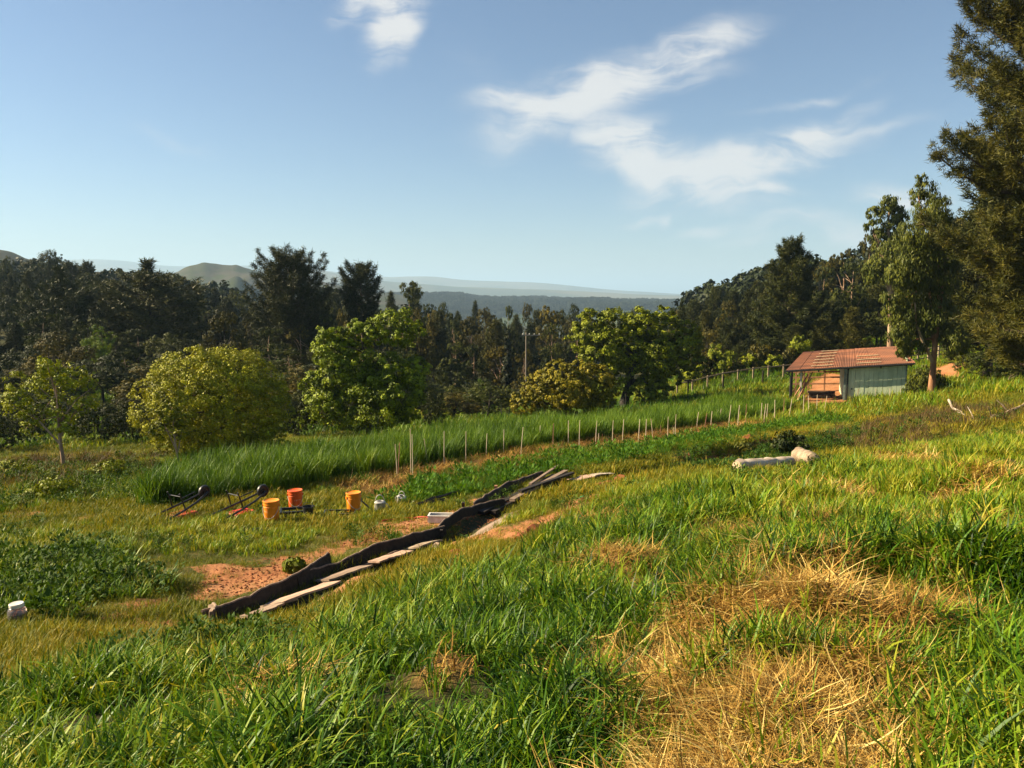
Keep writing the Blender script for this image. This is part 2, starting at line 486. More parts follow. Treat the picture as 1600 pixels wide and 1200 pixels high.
plain_mat('galvanised', (.62, .60, .55), (.40, .38, .34), 5, rough=.42, metal=.35, bump=.1)
plain_mat('white_plastic', (.78, .74, .66), (.6, .54, .46), 4, rough=.5, bump=.05)
plain_mat('grey_metal', (.06, .06, .062), (.035, .035, .036), 5, rough=.5, metal=.3)
plain_mat('hose_red', (.55, .045, .03), None, 5, rough=.5)
plain_mat('hose_green', (.03, .30, .15), None, 5, rough=.5)
plain_mat('pipe_black', (.022, .020, .018), None, 5, rough=.5)
plain_mat('fence_wood', (.36, .27, .17), (.22, .16, .10), 5)
plain_mat('pole_wood', (.24, .20, .16), (.16, .13, .10), 5, stretch=(1, 1, .1))
plain_mat('jar_content', (.52, .17, .03), (.30, .09, .02), 14, rough=.5)
plain_mat('clod', (.30, .10, .035), (.17, .055, .02), 9, bump=.7, rough=.95)
plain_mat('dark_cloth', (.02, .02, .022), None, 7, rough=.9)


def glass_mat():
    m, t = new_mat('jar_glass')
    g = t.n('ShaderNodeBsdfPrincipled', {'Base Color': (.95, .93, .88, 1), 'Roughness': .08, 'Transmission Weight': .9, 'IOR': 1.35})
    t.n('ShaderNodeOutputMaterial', {0: g.outputs[0]})


glass_mat()


def ground_mat():
    m, t = new_mat('ground')
    co = t.n('ShaderNodeTexCoord').outputs['Object']
    at = lambda n: t.n('ShaderNodeAttribute', attribute_name=n, attribute_type='GEOMETRY').outputs['Fac']
    n1 = t.noise(co, 1.3, 6, .6)
    n2 = t.noise(co, 14.0, 6, .65)
    n3 = t.noise(co, 60.0, 4, .6)
    soil = t.mix(t.mapr(n1, .3, .7), (.31, .125, .05), (.40, .19, .085))
    soil = t.mix(t.math('MULTIPLY', t.mapr(n2, .5, .72), .7), soil, (.15, .055, .024))
    soil = t.mix(t.math('MULTIPLY', t.mapr(n3, .55, .7), .5), soil, (.60, .36, .18))
    turf = t.mix(t.mapr(n2, .35, .65), (.045, .060, .012), (.12, .085, .030))
    turf = t.mix(t.mapr(n3, .5, .7), turf, (.15, .13, .035))
    straw = t.mix(t.mapr(n3, .35, .65), (.13, .060, .016), (.36, .22, .07))
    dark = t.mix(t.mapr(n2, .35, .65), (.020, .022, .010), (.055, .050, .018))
    far = t.mix(t.mapr(t.noise(co, .06, 5, .6), .4, .6), (.055, .085, .014), (.13, .12, .022))
    c = t.mix(at('far'), turf, far)
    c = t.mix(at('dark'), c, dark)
    c = t.mix(at('straw'), c, straw)
    sm = t.mapr(t.math('ADD', at('soil'), t.math('MULTIPLY', t.math('SUBTRACT', n2, .5), .9)), .35, .6)
    c = t.mix(sm, c, soil)
    hgt = t.math('ADD', t.math('MULTIPLY', n2, .7), t.math('MULTIPLY', n3, .3))
    bm = t.n('ShaderNodeBump', {'Strength': .9, 'Distance': .05, 'Height': hgt}).outputs[0]
    pr = t.n('ShaderNodeBsdfPrincipled', {'Base Color': c, 'Roughness': .95, 'Specular IOR Level': .1, 'Normal': bm})
    t.n('ShaderNodeOutputMaterial', {0: pr.outputs[0]})


ground_mat()


def hill_mat(name, a, b, s=.01, c=None, s2=None):
    m, t = new_mat(name)
    co = t.n('ShaderNodeTexCoord').outputs['Object']
    n1 = t.noise(co, s, 8, .65)
    col = t.mix(t.mapr(n1, .42, .58), a, b)
    if c:
        col = t.mix(t.mapr(t.noise(co, s2, 6, .6), .5, .6), col, c)
    bm = t.n('ShaderNodeBump', {'Strength': 1.0, 'Distance': 1.5 / s * .02, 'Height': n1}).outputs[0]
    pr = t.n('ShaderNodeBsdfPrincipled', {'Base Color': col, 'Roughness': 1.0, 'Specular IOR Level': .05, 'Normal': bm})
    t.n('ShaderNodeOutputMaterial', {0: pr.outputs[0]})


hill_mat('grass_hill', (.065, .060, .040), (.040, .048, .025), .012, (.045, .055, .02), .03)
hill_mat('wooded_hill', (.030, .045, .014), (.050, .065, .018), .03, (.075, .09, .028), .004)
hill_mat('mountain', (.06, .07, .04), (.12, .11, .06), .0012)

# ------------------------------------------------------------------ mesh helpers


def fast_mesh(name, verts, faces, mats=None, midx=None, tint=None, smooth=False):
    me = bpy.data.meshes.new(name)
    verts = np.asarray(verts, np.float32)
    faces = np.asarray(faces, np.int32)
    nf, k = faces.shape
    me.vertices.add(len(verts))
    me.vertices.foreach_set('co', verts.ravel())
    me.loops.add(nf * k)
    me.loops.foreach_set('vertex_index', faces.ravel())
    me.polygons.add(nf)
    me.polygons.foreach_set('loop_start', np.arange(0, nf * k, k, dtype=np.int32))
    if smooth:
        me.polygons.foreach_set('use_smooth', np.ones(nf, bool))
    for m in (mats or []):
        me.materials.append(MATS[m])
    if midx is not None:
        me.polygons.foreach_set('material_index', np.asarray(midx, np.int32))
    if tint is not None:
        a = me.attributes.new('tint', 'FLOAT', 'FACE')
        a.data.foreach_set('value', np.asarray(tint, np.float32))
    me.update(calc_edges=True)
    return me


class MB:
    """collects boxes, tubes and loose faces of one mesh"""
    def __init__(self):
        self.v = []
        self.f = []

    def add(self, vs, fs):
        o = len(self.v)
        self.v += [tuple(map(float, p)) for p in vs]
        self.f += [tuple(i + o for i in q) for q in fs]
        return self

    def box(self, c, s, rot=None):
        c = Vector(c)
        vs = []
        for dx in (-.5, .5):
            for dy in (-.5, .5):
                for dz in (-.5, .5):
                    p = Vector((dx * s[0], dy * s[1], dz * s[2]))
                    if rot is not None:
                        p = rot @ p
                    vs.append(c + p)
        return self.add(vs, [(0, 1, 3, 2), (4, 6, 7, 5), (0, 4, 5, 1), (2, 3, 7, 6), (0, 2, 6, 4), (1, 5, 7, 3)])

    def beam(self, a, b, w, t):
        a, b = Vector(a), Vector(b)
        q = (b - a).to_track_quat('X', 'Z').to_matrix()
        return self.box((a + b) / 2, ((b - a).length, w, t), q)

    def tube(self, pts, rad, n=8, cap=True):
        pts = [Vector(p) for p in pts]
        if not hasattr(rad, '__len__'):
            rad = [rad] * len(pts)
        vs, fs = [], []
        ref = Vector((0, 0, 1))
        for i, p in enumerate(pts):
            d = (pts[min(i + 1, len(pts) - 1)] - pts[max(i - 1, 0)]).normalized()
            if abs(d.dot(ref)) > .95:
                ref = Vector((1, 0, 0)) if abs(d.x) < .9 else Vector((0, 1, 0))
            u = d.cross(ref).normalized()
            w = d.cross(u).normalized()
            ref = -w if False else ref
            for k in range(n):
                a = 2 * PI * k / n
                vs.append(p + (u * math.cos(a) + w * math.sin(a)) * rad[i])
        for i in range(len(pts) - 1):
            for k in range(n):
                k2 = (k + 1) % n
                fs.append((i * n + k, i * n + k2, (i + 1) * n + k2, (i + 1) * n + k))
        if cap:
            fs.append(tuple(range(n - 1, -1, -1)))
            fs.append(tuple((len(pts) - 1) * n + k for k in range(n)))
        return self.add(vs, fs)

    def lathe(self, prof, n=24, c=(0, 0, 0), close=True):
        vs, fs = [], []
        for r_, z in prof:
            for k in range(n):
                a = 2 * PI * k / n
                vs.append((c[0] + r_ * math.cos(a), c[1] + r_ * math.sin(a), c[2] + z))
        m = len(prof)
        for i in range(m - 1):
            for k in range(n):
                k2 = (k + 1) % n
                fs.append((i * n + k, i * n + k2, (i + 1) * n + k2, (i + 1) * n + k))
        if close:
            fs.append(tuple(range(n - 1, -1, -1)))
            fs.append(tuple((m - 1) * n + k for k in range(n)))
        return self.add(vs, fs)

    def mesh(self, name, mat, smooth=False):
        me = bpy.data.meshes.new(name)
        me.from_pydata(self.v, [], self.f)
        me.materials.append(MATS[mat])
        if smooth:
            for p in me.polygons:
                p.use_smooth = True
            try:
                me.set_sharp_from_angle(angle=R(40))
            except Exception:
                pass
        me.update()
        return me

    def build(self, name, mat, parent=None, smooth=False):
        return link(name, self.mesh(name, mat, smooth), parent)


def link(name, me, parent=None):
    o = bpy.data.objects.new(name, me)
    COL.objects.link(o)
    if parent is not None:
        o.parent = parent
    return o


def tag(o, label=None, cat=None, group=None, kind=None):
    for k, v in (('label', label), ('category', cat), ('group', group), ('kind', kind)):
        if v:
            o[k] = v
    return o


def empty(name, loc, rz=0.0, label=None, cat=None, group=None):
    o = bpy.data.objects.new(name, None)
    o.empty_display_size = .2
    COL.objects.link(o)
    o.location = tuple(map(float, loc))
    o.rotation_euler = (0, 0, rz)
    return tag(o, label, cat, group)


def rvec(n):
    v = RNG.normal(size=(n, 3))
    return v / np.linalg.norm(v, axis=1)[:, None]


def leaf_quads(c, nrm, size, aspect=1.6, up=None):
    """diamond leaves: centres c, facing nrm, length size"""
    n = len(c)
    t = np.cross(nrm, rvec(n)) if up is None else up - nrm * np.sum(up * nrm, 1)[:, None]
    t /= np.linalg.norm(t, axis=1)[:, None] + 1e-9
    b = np.cross(nrm, t)
    size = np.broadcast_to(np.asarray(size, float), (n,))[:, None]
    v = np.stack([c - t * size * .5, c + b * size * .5 / aspect - t * size * .08, c + t * size * .5, c - b * size * .5 / aspect - t * size * .08], 1)
    return v.reshape(-1, 3), np.arange(n * 4).reshape(-1, 4)


# ------------------------------------------------------------------ ground sheet
def build_ground():
    rr = np.concatenate([[0.0], np.geomspace(.8, 60, 330), np.geomspace(61, 19000, 90)])
    a1 = np.arange(-46, 46.01, .27)
    a2 = np.linspace(46, 314, 61)[1:-1]
    aa = np.radians(np.concatenate([a1, a2]))
    na = len(aa)
    X = (rr[:, None] * np.sin(aa)[None]).ravel()
    Y = (rr[:, None] * np.cos(aa)[None]).ravel()
    Z = h(X, Y)
    rad = np.hypot(X, Y)
    straw = np.zeros_like(X)
    for i, p in enumerate(STRAWS):
        w_ = .28 if i == 0 else .14
        straw = np.maximum(straw, sstep(-w_, w_, sdist(p, X, Y) + w_ * fbm(X, Y, 2.2, 2)))
    hump = straw * np.where(rad < 14, 1, 0)
    Z = Z + hump * .10 * (fbm(X + 9, Y, 1.6, 2) + .3)
    straw = np.maximum(straw, .8 * sstep(-.2, .3, sdist(MULCH, X, Y) + .3 * fbm(X, Y, 1.2, 2)))
    soil = np.zeros_like(X)
    for p in SOILS:
        soil = np.maximum(soil, sstep(-.35, .4, sdist(p, X, Y) + .45 * fbm(X, Y, 1.3, 3)))
    dd = sdist(DITCH, X, Y, closed=False)
    soil = np.maximum(soil, .8 * sstep(.45, .1, dd - .15 * fbm(X, Y, 1.0, 2)))
    soil = np.maximum(soil, .62 * sstep(.6, .0, sdist(PATHG, X, Y, closed=False) - .5 - .3 * fbm(X, Y, .7, 2)))
    soil = np.maximum(soil, .5 * sstep(-.3, .5, fbm(X, Y, .25, 3) - .1) * sstep(.3, 1.2, sdist(MULCH, X, Y) + 1))
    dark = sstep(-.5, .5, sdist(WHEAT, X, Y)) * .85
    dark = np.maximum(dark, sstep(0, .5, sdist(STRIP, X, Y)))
    far = sstep(40, 60, rad)
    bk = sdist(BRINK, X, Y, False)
    dark = np.maximum(dark, .95 * sstep(1.1, .8, bk))  # shade on the ditch bank painted into the ground colour
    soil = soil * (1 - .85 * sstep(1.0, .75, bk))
    dark = np.maximum(dark, .95 * sstep(.45, .25, sdist(TRENCH, X, Y, False)))  # shadow beside the trench boards painted as dark ground
    soil = soil * (1 - sstep(.42, .3, sdist(TRENCH, X, Y, False)))
    dark = np.maximum(dark, sstep(75, 95, rad) * .85)
    nr = len(rr)
    i, j = np.meshgrid(np.arange(nr - 1), np.arange(na), indexing='ij')
    j2 = (j + 1) % na
    F_ = np.stack([i * na + j, i * na + j2, (i + 1) * na + j2, (i + 1) * na + j], -1).reshape(-1, 4)[:, ::-1]
    me = fast_mesh('ground', np.stack([X, Y, Z], 1), F_, ['ground'], smooth=True)
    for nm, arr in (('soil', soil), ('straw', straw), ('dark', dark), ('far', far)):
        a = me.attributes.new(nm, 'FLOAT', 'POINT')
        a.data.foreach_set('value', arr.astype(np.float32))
    return tag(link('ground', me), 'sloping field of soil and turf falling away into the valley', 'ground', kind='structure')


build_ground()


# ------------------------------------------------------------------ far hills
def ridge(name, D, half, prof, base, mat, label, rough=0.0, cols=260, rows=30, ns=.004, cat='hill'):
    px = np.linspace(prof[0][0], prof[-1][0], cols)
    pp = np.interp(px, [p[0] for p in prof], [p[1] for p in prof])
    ker = np.ones(5) / 5
    pp = np.convolve(np.pad(pp, 2, 'edge'), ker, 'valid')
    t = np.linspace(-1, 1, rows)
    Xs, Ys, Zs = [], [], []
    for tt in t:
        Dd = D + half * tt
        x = (px - 800) / F * Dd
        top = -(pp - 460) / F * D
        bump = (1 - tt * tt) ** 1.0 if tt > 0 else (1 - tt * tt) ** .9
        ends = sstep(0, .12, np.linspace(0, 1, cols)) * sstep(1, .88, np.linspace(0, 1, cols))
        bump = bump * ends
        n = fbm(x + 1000, Dd * np.ones_like(x), ns, 4)
        z = base + (top - base) * (bump * (1 + 0 * n)) + rough * n * (1 - bump * .85) * (top - base)
        z = z + rough * .12 * n * (top - base) * bump
        Xs.append(x), Ys.append(np.full_like(x, Dd)), Zs.append(z)
    X, Y, Z = map(lambda a: np.array(a).ravel(), (Xs, Ys, Zs))
    i, j = np.meshgrid(np.arange(rows - 1), np.arange(cols - 1), indexing='ij')
    Fc = np.stack([i * cols + j, i * cols + j + 1, (i + 1) * cols + j + 1, (i + 1) * cols + j], -1).reshape(-1, 4)
    me = fast_mesh(name, np.stack([X, Y, Z], 1), Fc, [mat], smooth=True)
    o = tag(link(name, me), label, cat, kind='structure')
    return o, X, Y, Z


ridge('mountains', 8500, 1700, [(-900, 420), (-200, 415), (0, 407), (60, 404), (150, 404), (185, 402), (240, 409), (300, 413), (380, 415), (430, 414), (490, 417), (530, 424), (560, 431), (600, 434), (640, 434), (662, 430), (700, 437), (740, 440), (800, 441), (835, 440), (900, 447), (960, 454), (1040, 459), (1100, 462), (1400, 463), (2600, 460)], -90, 'mountain',
      'pale blue mountain range on the horizon', .35, ns=.0006)
ridge('mountains', 5200, 1000, [(-900, 440), (0, 440), (400, 425), (480, 418), (520, 428), (600, 440), (700, 447), (760, 449), (840, 452), (900, 456), (1000, 461), (1100, 463), (2600, 462)], -80, 'mountain',
      'lower hazy blue hills in front of the mountain range', .35, ns=.001)
ridge('grass_hill', 1300, 420, [(150, 480), (240, 450), (278, 424), (300, 418), (325, 416), (350, 421), (372, 418), (392, 420), (420, 430), (470, 436), (530, 446), (600, 458), (700, 478)], -55, 'grass_hill',
      'bare dun grassy hill between the left woods and the mountains', .5, ns=.008)
ridge('grass_hill', 700, 200, [(-500, 376), (-100, 388), (0, 396), (30, 401), (60, 408), (110, 420), (180, 445)], -50, 'grass_hill',
      'brown grassy shoulder of hill at far left skyline', .5, ns=.008)
wo = []
wo.append(ridge('wooded_ridge', 2000, 650, [(380, 480), (470, 456), (520, 452), (560, 460), (600, 464), (640, 464), (670, 466), (700, 465), (740, 470), (790, 472), (860, 472), (950, 473), (1010, 473), (1080, 477), (1140, 482), (1300, 488)], -70, 'wooded_hill',
                'hazy wooded ridge across the far side of the valley', .35, ns=.006))

# ------------------------------------------------------------------ haze
hm, ht = new_mat('haze')
pv = ht.n('ShaderNodeVolumePrincipled', {'Color': (.50, .74, 1.0, 1), 'Density': .00015, 'Anisotropy': .1})
ht.n('ShaderNodeOutputMaterial', {'Volume': pv.outputs[0]})
hb = MB().box((0, 4000, 120), (48000, 48000, 560))
hz = hb.build('haze', 'haze')
tag(hz, 'thin pale haze lying over the whole valley', 'haze', kind='stuff')

# ------------------------------------------------------------------ scattered plants (geometry nodes)
HID = {}


def scatter(name, label, cat, pts, rot, scl, itint, variants, idx=None):
    """one object whose points carry the plants; variants are meshes"""
    n = len(pts)
    me = bpy.data.meshes.new(name)
    me.vertices.add(n)
    me.vertices.foreach_set('co', np.asarray(pts, np.float32).ravel())

    def att(nm, typ, arr, key='value'):
        a = me.attributes.new(nm, typ, 'POINT')
        a.data.foreach_set(key, arr.ravel())
    att('rot', 'FLOAT_VECTOR', np.asarray(rot, np.float32), 'vector')
    att('scl', 'FLOAT_VECTOR', np.asarray(scl, np.float32), 'vector')
    att('itint', 'FLOAT', np.asarray(itint, np.float32))
    att('vi', 'INT', (RNG.integers(0, len(variants), n) if idx is None else idx).astype(np.int32))
    o = tag(link(name, me), label, cat, kind='stuff')
    key = tuple(v.name for v in variants)
    if key not in HID:
        c = bpy.data.collections.new('kinds_' + name)
        for i, v in enumerate(variants):
            c.objects.link(bpy.data.objects.new('%02d_%s' % (i, v.name), v))
        HID[key] = c
    ng = bpy.data.node_groups.new(name, 'GeometryNodeTree')
    ng.interface.new_socket('Geometry', in_out='INPUT', socket_type='NodeSocketGeometry')
    ng.interface.new_socket('Geometry', in_out='OUTPUT', socket_type='NodeSocketGeometry')
    N, L = ng.nodes, ng.links
    gi, go = N.new('NodeGroupInput'), N.new('NodeGroupOutput')
    iop = N.new('GeometryNodeInstanceOnPoints')
    ci = N.new('GeometryNodeCollectionInfo')
    ci.inputs['Collection'].default_value = HID[key]
    ci.inputs['Separate Children'].default_value = True
    ci.inputs['Reset Children'].default_value = True

    def na(nm, ty):
        d = N.new('GeometryNodeInputNamedAttribute')
        d.data_type = ty
        d.inputs['Name'].default_value = nm
        return d.outputs[0]
    L.new(gi.outputs[0], iop.inputs['Points'])
    L.new(ci.outputs[0], iop.inputs['Instance'])
    iop.inputs['Pick Instance'].default_value = True
    L.new(na('vi', 'INT'), iop.inputs['Instance Index'])
    L.new(na('rot', 'FLOAT_VECTOR'), iop.inputs['Rotation'])
    L.new(na('scl', 'FLOAT_VECTOR'), iop.inputs['Scale'])
    L.new(iop.outputs[0], go.inputs[0])
    md = o.modifiers.new('plants', 'NODES')
    md.node_group = ng
    return o


def tuft(name, n, L, w, spread, lean=(.05, .35), bend=(.3, 1.3), mat='wheat', seg=4, h0=0.0, fold=0.0, tint=(0, 1)):
    az = RNG.random(n) * 2 * PI
    le = L[0] + (L[1] - L[0]) * RNG.random(n)
    th0 = lean[0] + (lean[1] - lean[0]) * RNG.random(n)
    bd = bend[0] + (bend[1] - bend[0]) * RNG.random(n)
    r0 = spread * np.sqrt(RNG.random(n))
    a0 = RNG.random(n) * 2 * PI
    ww = w * (.6 + .8 * RNG.random(n))
    p = np.stack([r0 * np.cos(a0), r0 * np.sin(a0), h0 * RNG.random(n) - .02], 1)
    fz = az + RNG.normal(0, .5, n) + PI / 2
    side = np.stack([np.cos(fz), np.sin(fz), np.zeros(n)], 1)
    vs = np.zeros((n, seg + 1, 2, 3))
    for k in range(seg + 1):
        t = k / seg
        wk = ww * (1 - t ** 1.6) * (1 if k else .75) + .0006
        vs[:, k, 0] = p - side * wk[:, None] / 2
        vs[:, k, 1] = p + side * wk[:, None] / 2
        th = th0 + bd * (t + .5 / seg) ** 1.4
        d = np.stack([np.sin(th) * np.cos(az), np.sin(th) * np.sin(az), np.cos(th)], 1)
        p = p + d * (le / seg)[:, None]
    b = np.arange(n)[:, None] * (2 * (seg + 1)) + np.arange(seg)[None] * 2
    f = np.stack([b, b + 1, b + 3, b + 2], -1).reshape(-1, 4)
    ti = np.repeat(tint[0] + (tint[1] - tint[0]) * RNG.random(n), seg)
    return fast_mesh(name, vs.reshape(-1, 3), f, [mat], tint=ti, smooth=True)


def broadleaf(name, n, L, w, hgt, mat='weed', spread=.15):
    """low plant with oval leaves on short stalks"""
    az = RNG.random(n) * 2 * PI
    el = RNG.random(n) * 1.2 + .1
    r0 = spread * np.sqrt(RNG.random(n))
    c = np.stack([r0 * np.cos(az), r0 * np.sin(az), hgt * RNG.random(n) ** .7], 1)
    ti = RNG.random(n)
    d = np.stack([np.cos(az) * np.cos(el), np.sin(az) * np.cos(el), np.sin(el)], 1)
    nr = np.stack([-np.cos(az) * np.sin(el), -np.sin(az) * np.sin(el), np.cos(el)], 1) + rvec(n) * .35
    nr /= np.linalg.norm(nr, axis=1)[:, None]
    le = L * (.5 + RNG.random(n))
    v, f = leaf_quads(c + d * le[:, None] * .5, nr, le, L / w, up=d)
    return fast_mesh(name, v, f, [mat], tint=ti)


V = {}
V['wheat'] = [tuft('wheat%d' % i, 20, (.13, .34), .0135, .11, (.02, .45), (.3, 1.9), 'wheat') for i in range(5)]
V['wheat'].append(tuft('wheat_broad', 8, (.24, .42), .022, .08, (.05, .4), (.9, 1.9), 'wheat', seg=6))
V['wheatfar'] = [tuft('wheatfar%d' % i, 26, (.12, .32), .020, .17, (.02, .4), (.2, 1.4), 'wheat', seg=3) for i in range(4)]
V['short'] = [tuft('short%d' % i, 34, (.04, .12), .006, .13, (.1, .7), (.1, 1.0), 'short_grass', seg=2) for i in range(4)]
V['shortfar'] = [tuft('shortfar%d' % i, 40, (.06, .16), .013, .26, (.1, .6), (.1, .9), 'short_grass', seg=2) for i in range(4)]
V['straw'] = [tuft('straw%d' % i, 75, (.08, .30), .0055, .17, (1.15, 1.85), (-.9, .9), 'straw', seg=4, h0=.07) for i in range(4)]
V['straw'].append(tuft('straw_stem', 5, (.15, .34), .0085, .16, (1.3, 1.7), (-.3, .5), 'straw', seg=3, h0=.10, tint=(.5, 1)))
V['strawup'] = [tuft('strawup%d' % i, 30, (.06, .20), .0065, .12, (.1, 1.0), (.2, 2.0), 'straw', seg=3) for i in range(3)]
V['strawfar'] = [tuft('strawfar%d' % i, 40, (.1, .35), .013, .22, (.8, 1.6), (-.4, .6), 'straw', seg=2, h0=.12) for i in range(3)]
V['rye'] = [tuft('rye%d' % i, 30, (.60, 1.15), .022, .18, (.0, .22), (.1, 1.3), 'rye', seg=4) for i in range(5)]
V['crop'] = [tuft('crop%d' % i, 26, (.15, .38), .016, .15, (.05, .6), (.2, 1.2), 'crop', seg=3) for i in range(3)] + [broadleaf('crop_leaf', 26, .11, .045, .28, 'crop', .16)]
V['weed'] = [broadleaf('weed%d' % i, 90, .055, .028, .26, 'weed', .2) for i in range(3)]
V['scrub'] = [tuft('scrub%d' % i, 40, (.2, .6), .013, .2, (.1, 1.0), (-.3, .8), 'dead_scrub', seg=3) for i in range(3)]
V['burdock'] = [broadleaf('burdock%d' % i, 26, .13, .075, .28, 'weed', .2) for i in range(2)]


def sector_points(n, d0, d1, amax=36.0, power=1.0):
    """random points in front of the camera, density falling with distance as r**-power"""
    u = RNG.random(n)
    e = 2.0 - power
    r_ = (d0 ** e + u * (d1 ** e - d0 ** e)) ** (1 / e) if abs(e) > 1e-6 else d0 * (d1 / d0) ** u
    a = (RNG.random(n) * 2 - 1) * R(amax)
    return r_ * np.sin(a), r_ * np.cos(a)


def put(name, label, cat, x, y, variants, s=(.8, 1.25), it=0.0, itn=.15, tilt=.12, zofs=0.0, sz=1.0, sc=None):
    n = len(x)
    if n == 0:
        return None
    z = h(x, y) + zofs
    rot = np.stack([RNG.normal(0, tilt, n), RNG.normal(0, tilt, n), RNG.random(n) * 2 * PI], 1)
    k = s[0] + (s[1] - s[0]) * RNG.random(n)
    if sc is not None:
        k = k * sc
    scl = np.stack([k, k, k * sz], 1)
    itt = np.clip(it + RNG.normal(0, itn, n), -.3, .9)
    return scatter(name, label, cat, np.stack([x, y, z], 1), rot, scl, itt, variants)


def straw_field(x, y):
    m = np.zeros_like(x)
    for i, p in enumerate(STRAWS[:6]):
        w_ = .3 if i == 0 else .14
        m = np.maximum(m, (1.0 if i == 0 else .85 if i > 3 else .6) * sstep(-w_, w_, sdist(p, x, y) + w_ * fbm(x, y, 2.0, 2)))
    # scattered dry patches over the right-hand half of the bank
    m = m * (1 - .75 * sstep(.0, .45, fbm(x - 7, y + 2, 1.6, 2)))
    rgt = sstep(-1.0, 2.5, x - .05 * y)
    m = np.maximum(m, .60 * rgt * sstep(.35, .8, fbm(x + 31, y, .75, 3)))
    return m


# --- green grass of the bank
x, y = sector_points(60000, 1.7, 30, 40, 1.0)
iw = sdist(WHEAT, x, y) + .25 * fbm(x, y, 1.0, 2)
sf = straw_field(x, y)
main_straw = sstep(-.2, .3, sdist(STRAWS[0], x, y))
clump = fbm(x + 5, y + 3, 1.3, 3)
keep = (iw > 0) & (sdist(TRENCH, x, y, False) > .7) & (RNG.random(len(x)) < np.clip(.62 + .55 * clump, .05, 1) * (1 - .90 * sf))
x, y, sf, main_straw, clump = x[keep], y[keep], sf[keep], main_straw[keep], clump[keep]
dist = np.hypot(x, y)
rightish = sstep(0, 6, x)
hs = np.clip(.95 + .35 * clump - .25 * rightish, .45, 1.5) * (1 - .3 * sstep(-.6, .2, sdist(STRAWS[0], x, y)))
it = .05 + .20 * rightish * sstep(4, 9, dist) + .13 * fbm(x, y, .6, 3) + .1 * sf
nearm = dist < 9
put('bank_grass', 'lush knee-high green grass covering the near bank', 'grass', x[nearm], y[nearm], V['wheat'], (.7, 1.3), it[nearm], .17, sc=hs[nearm])
put('bank_grass', 'green grass along the upper part of the bank', 'grass', x[~nearm], y[~nearm], V['wheatfar'], (.8, 1.3), it[~nearm] + .05, .16, sc=hs[~nearm])

# --- straw on the bank
x, y = sector_points(85000, 1.7, 26, 40, 1.2)
iw = sdist(WHEAT, x, y)
sf = straw_field(x, y)
keep = (iw > .1) & (RNG.random(len(x)) < sf)
x, y = x[keep], y[keep]
hump = h(x, y)
dist = np.hypot(x, y)
lay = RNG.random(len(x)) < .72
nearm = dist < 10
put('dry_straw', 'heaps of cut golden straw lying on the near bank', 'straw', x[nearm & lay], y[nearm & lay], V['straw'], (.7, 1.15), .13 - .1 * fbm(x[nearm & lay], y[nearm & lay], 1.2, 2), .18, tilt=.16, zofs=.01)
put('dry_straw', 'dry standing straw tufts between the green grass', 'straw', x[nearm & ~lay], y[nearm & ~lay], V['strawup'], (.7, 1.2), .1, .15)
put('dry_straw', 'dry yellow grass on the far part of the bank', 'straw', x[~nearm], y[~nearm], V['strawfar'][:1] + V['strawup'], (.7, 1.2), .25, .15, tilt=.2)

# --- short turf of the field
x, y = sector_points(150000, 5, 48, 40, 1.0)
iw = sdist(WHEAT, x, y)
soil = np.zeros_like(x)
for p in SOILS[:5]:
    soil = np.maximum(soil, sstep(.0, .45, sdist(p, x, y) + .45 * fbm(x, y, 1.3, 3)))
soil = np.maximum(soil, .5 * sstep(.6, 0, sdist(DITCH, x, y, False)))
other = (sdist(STRIP, x, y) > 0) | (sdist(MULCH, x, y) > .2) | (sdist(offset_line(TRENCH, -.22), x, y, False) < .55 + .12 * fbm(x, y, 3.0, 2)) | (sdist(BRINK, x, y, False) < .95)
cl = fbm(x, y, .8, 3)
keep = (iw < .1) & ~other & (RNG.random(len(x)) < np.clip(.85 + .6 * cl, .35, 1) * (1 - .86 * soil) * (1 - .4 * sstep(.7, .1, sdist(PATHG, x, y, False))))
x, y, cl, soil = x[keep], y[keep], cl[keep], soil[keep]
dist = np.hypot(x, y)
patch = fbm(x + 12, y - 4, .35, 3)
it = .16 + .22 * patch
hs = np.clip(.9 + .5 * cl + .2 * patch, .5, 1.8)
a = dist < 15
put('field_turf', 'short yellow-green turf beside the planks and buckets', 'grass', x[a], y[a], V['short'], (.8, 1.5), it[a], .1, sc=hs[a])
put('field_turf', 'rough yellow-green turf on the middle of the field', 'grass', x[~a], y[~a], V['shortfar'], (.8, 1.4), it[~a], .1, sc=hs[~a])

# --- crumbs of soil
import bmesh
CR = []
for i in range(4):
    bm = bmesh.new()
    for v_ in rvec(12):
        bm.verts.new(tuple(v_ * np.array([1.2, 1, .7]) * (.6 + .6 * random.random())))
    bmesh.ops.convex_hull(bm, input=bm.verts)
    me = bpy.data.meshes.new('crumb%d' % i)
    bm.to_mesh(me)
    bm.free()
    me.materials.append(MATS['clod'])
    CR.append(me)
xx, yy = sector_points(90000, 6, 34, 36, .7)
so = np.full_like(xx, -9.0)
for p in SOILS[:5]:
    so = np.maximum(so, sdist(p, xx, yy))
so = np.maximum(so, .35 - sdist(DITCH, xx, yy, False))
kk_ = so + .3 * fbm(xx, yy, 1.5, 2) > 0
xx, yy = xx[kk_], yy[kk_]
put('soil_crumbs', 'loose crumbs of red soil strewn over the bare patches', 'soil', xx, yy, CR, (.010, .032), 0, 0, tilt=.5)

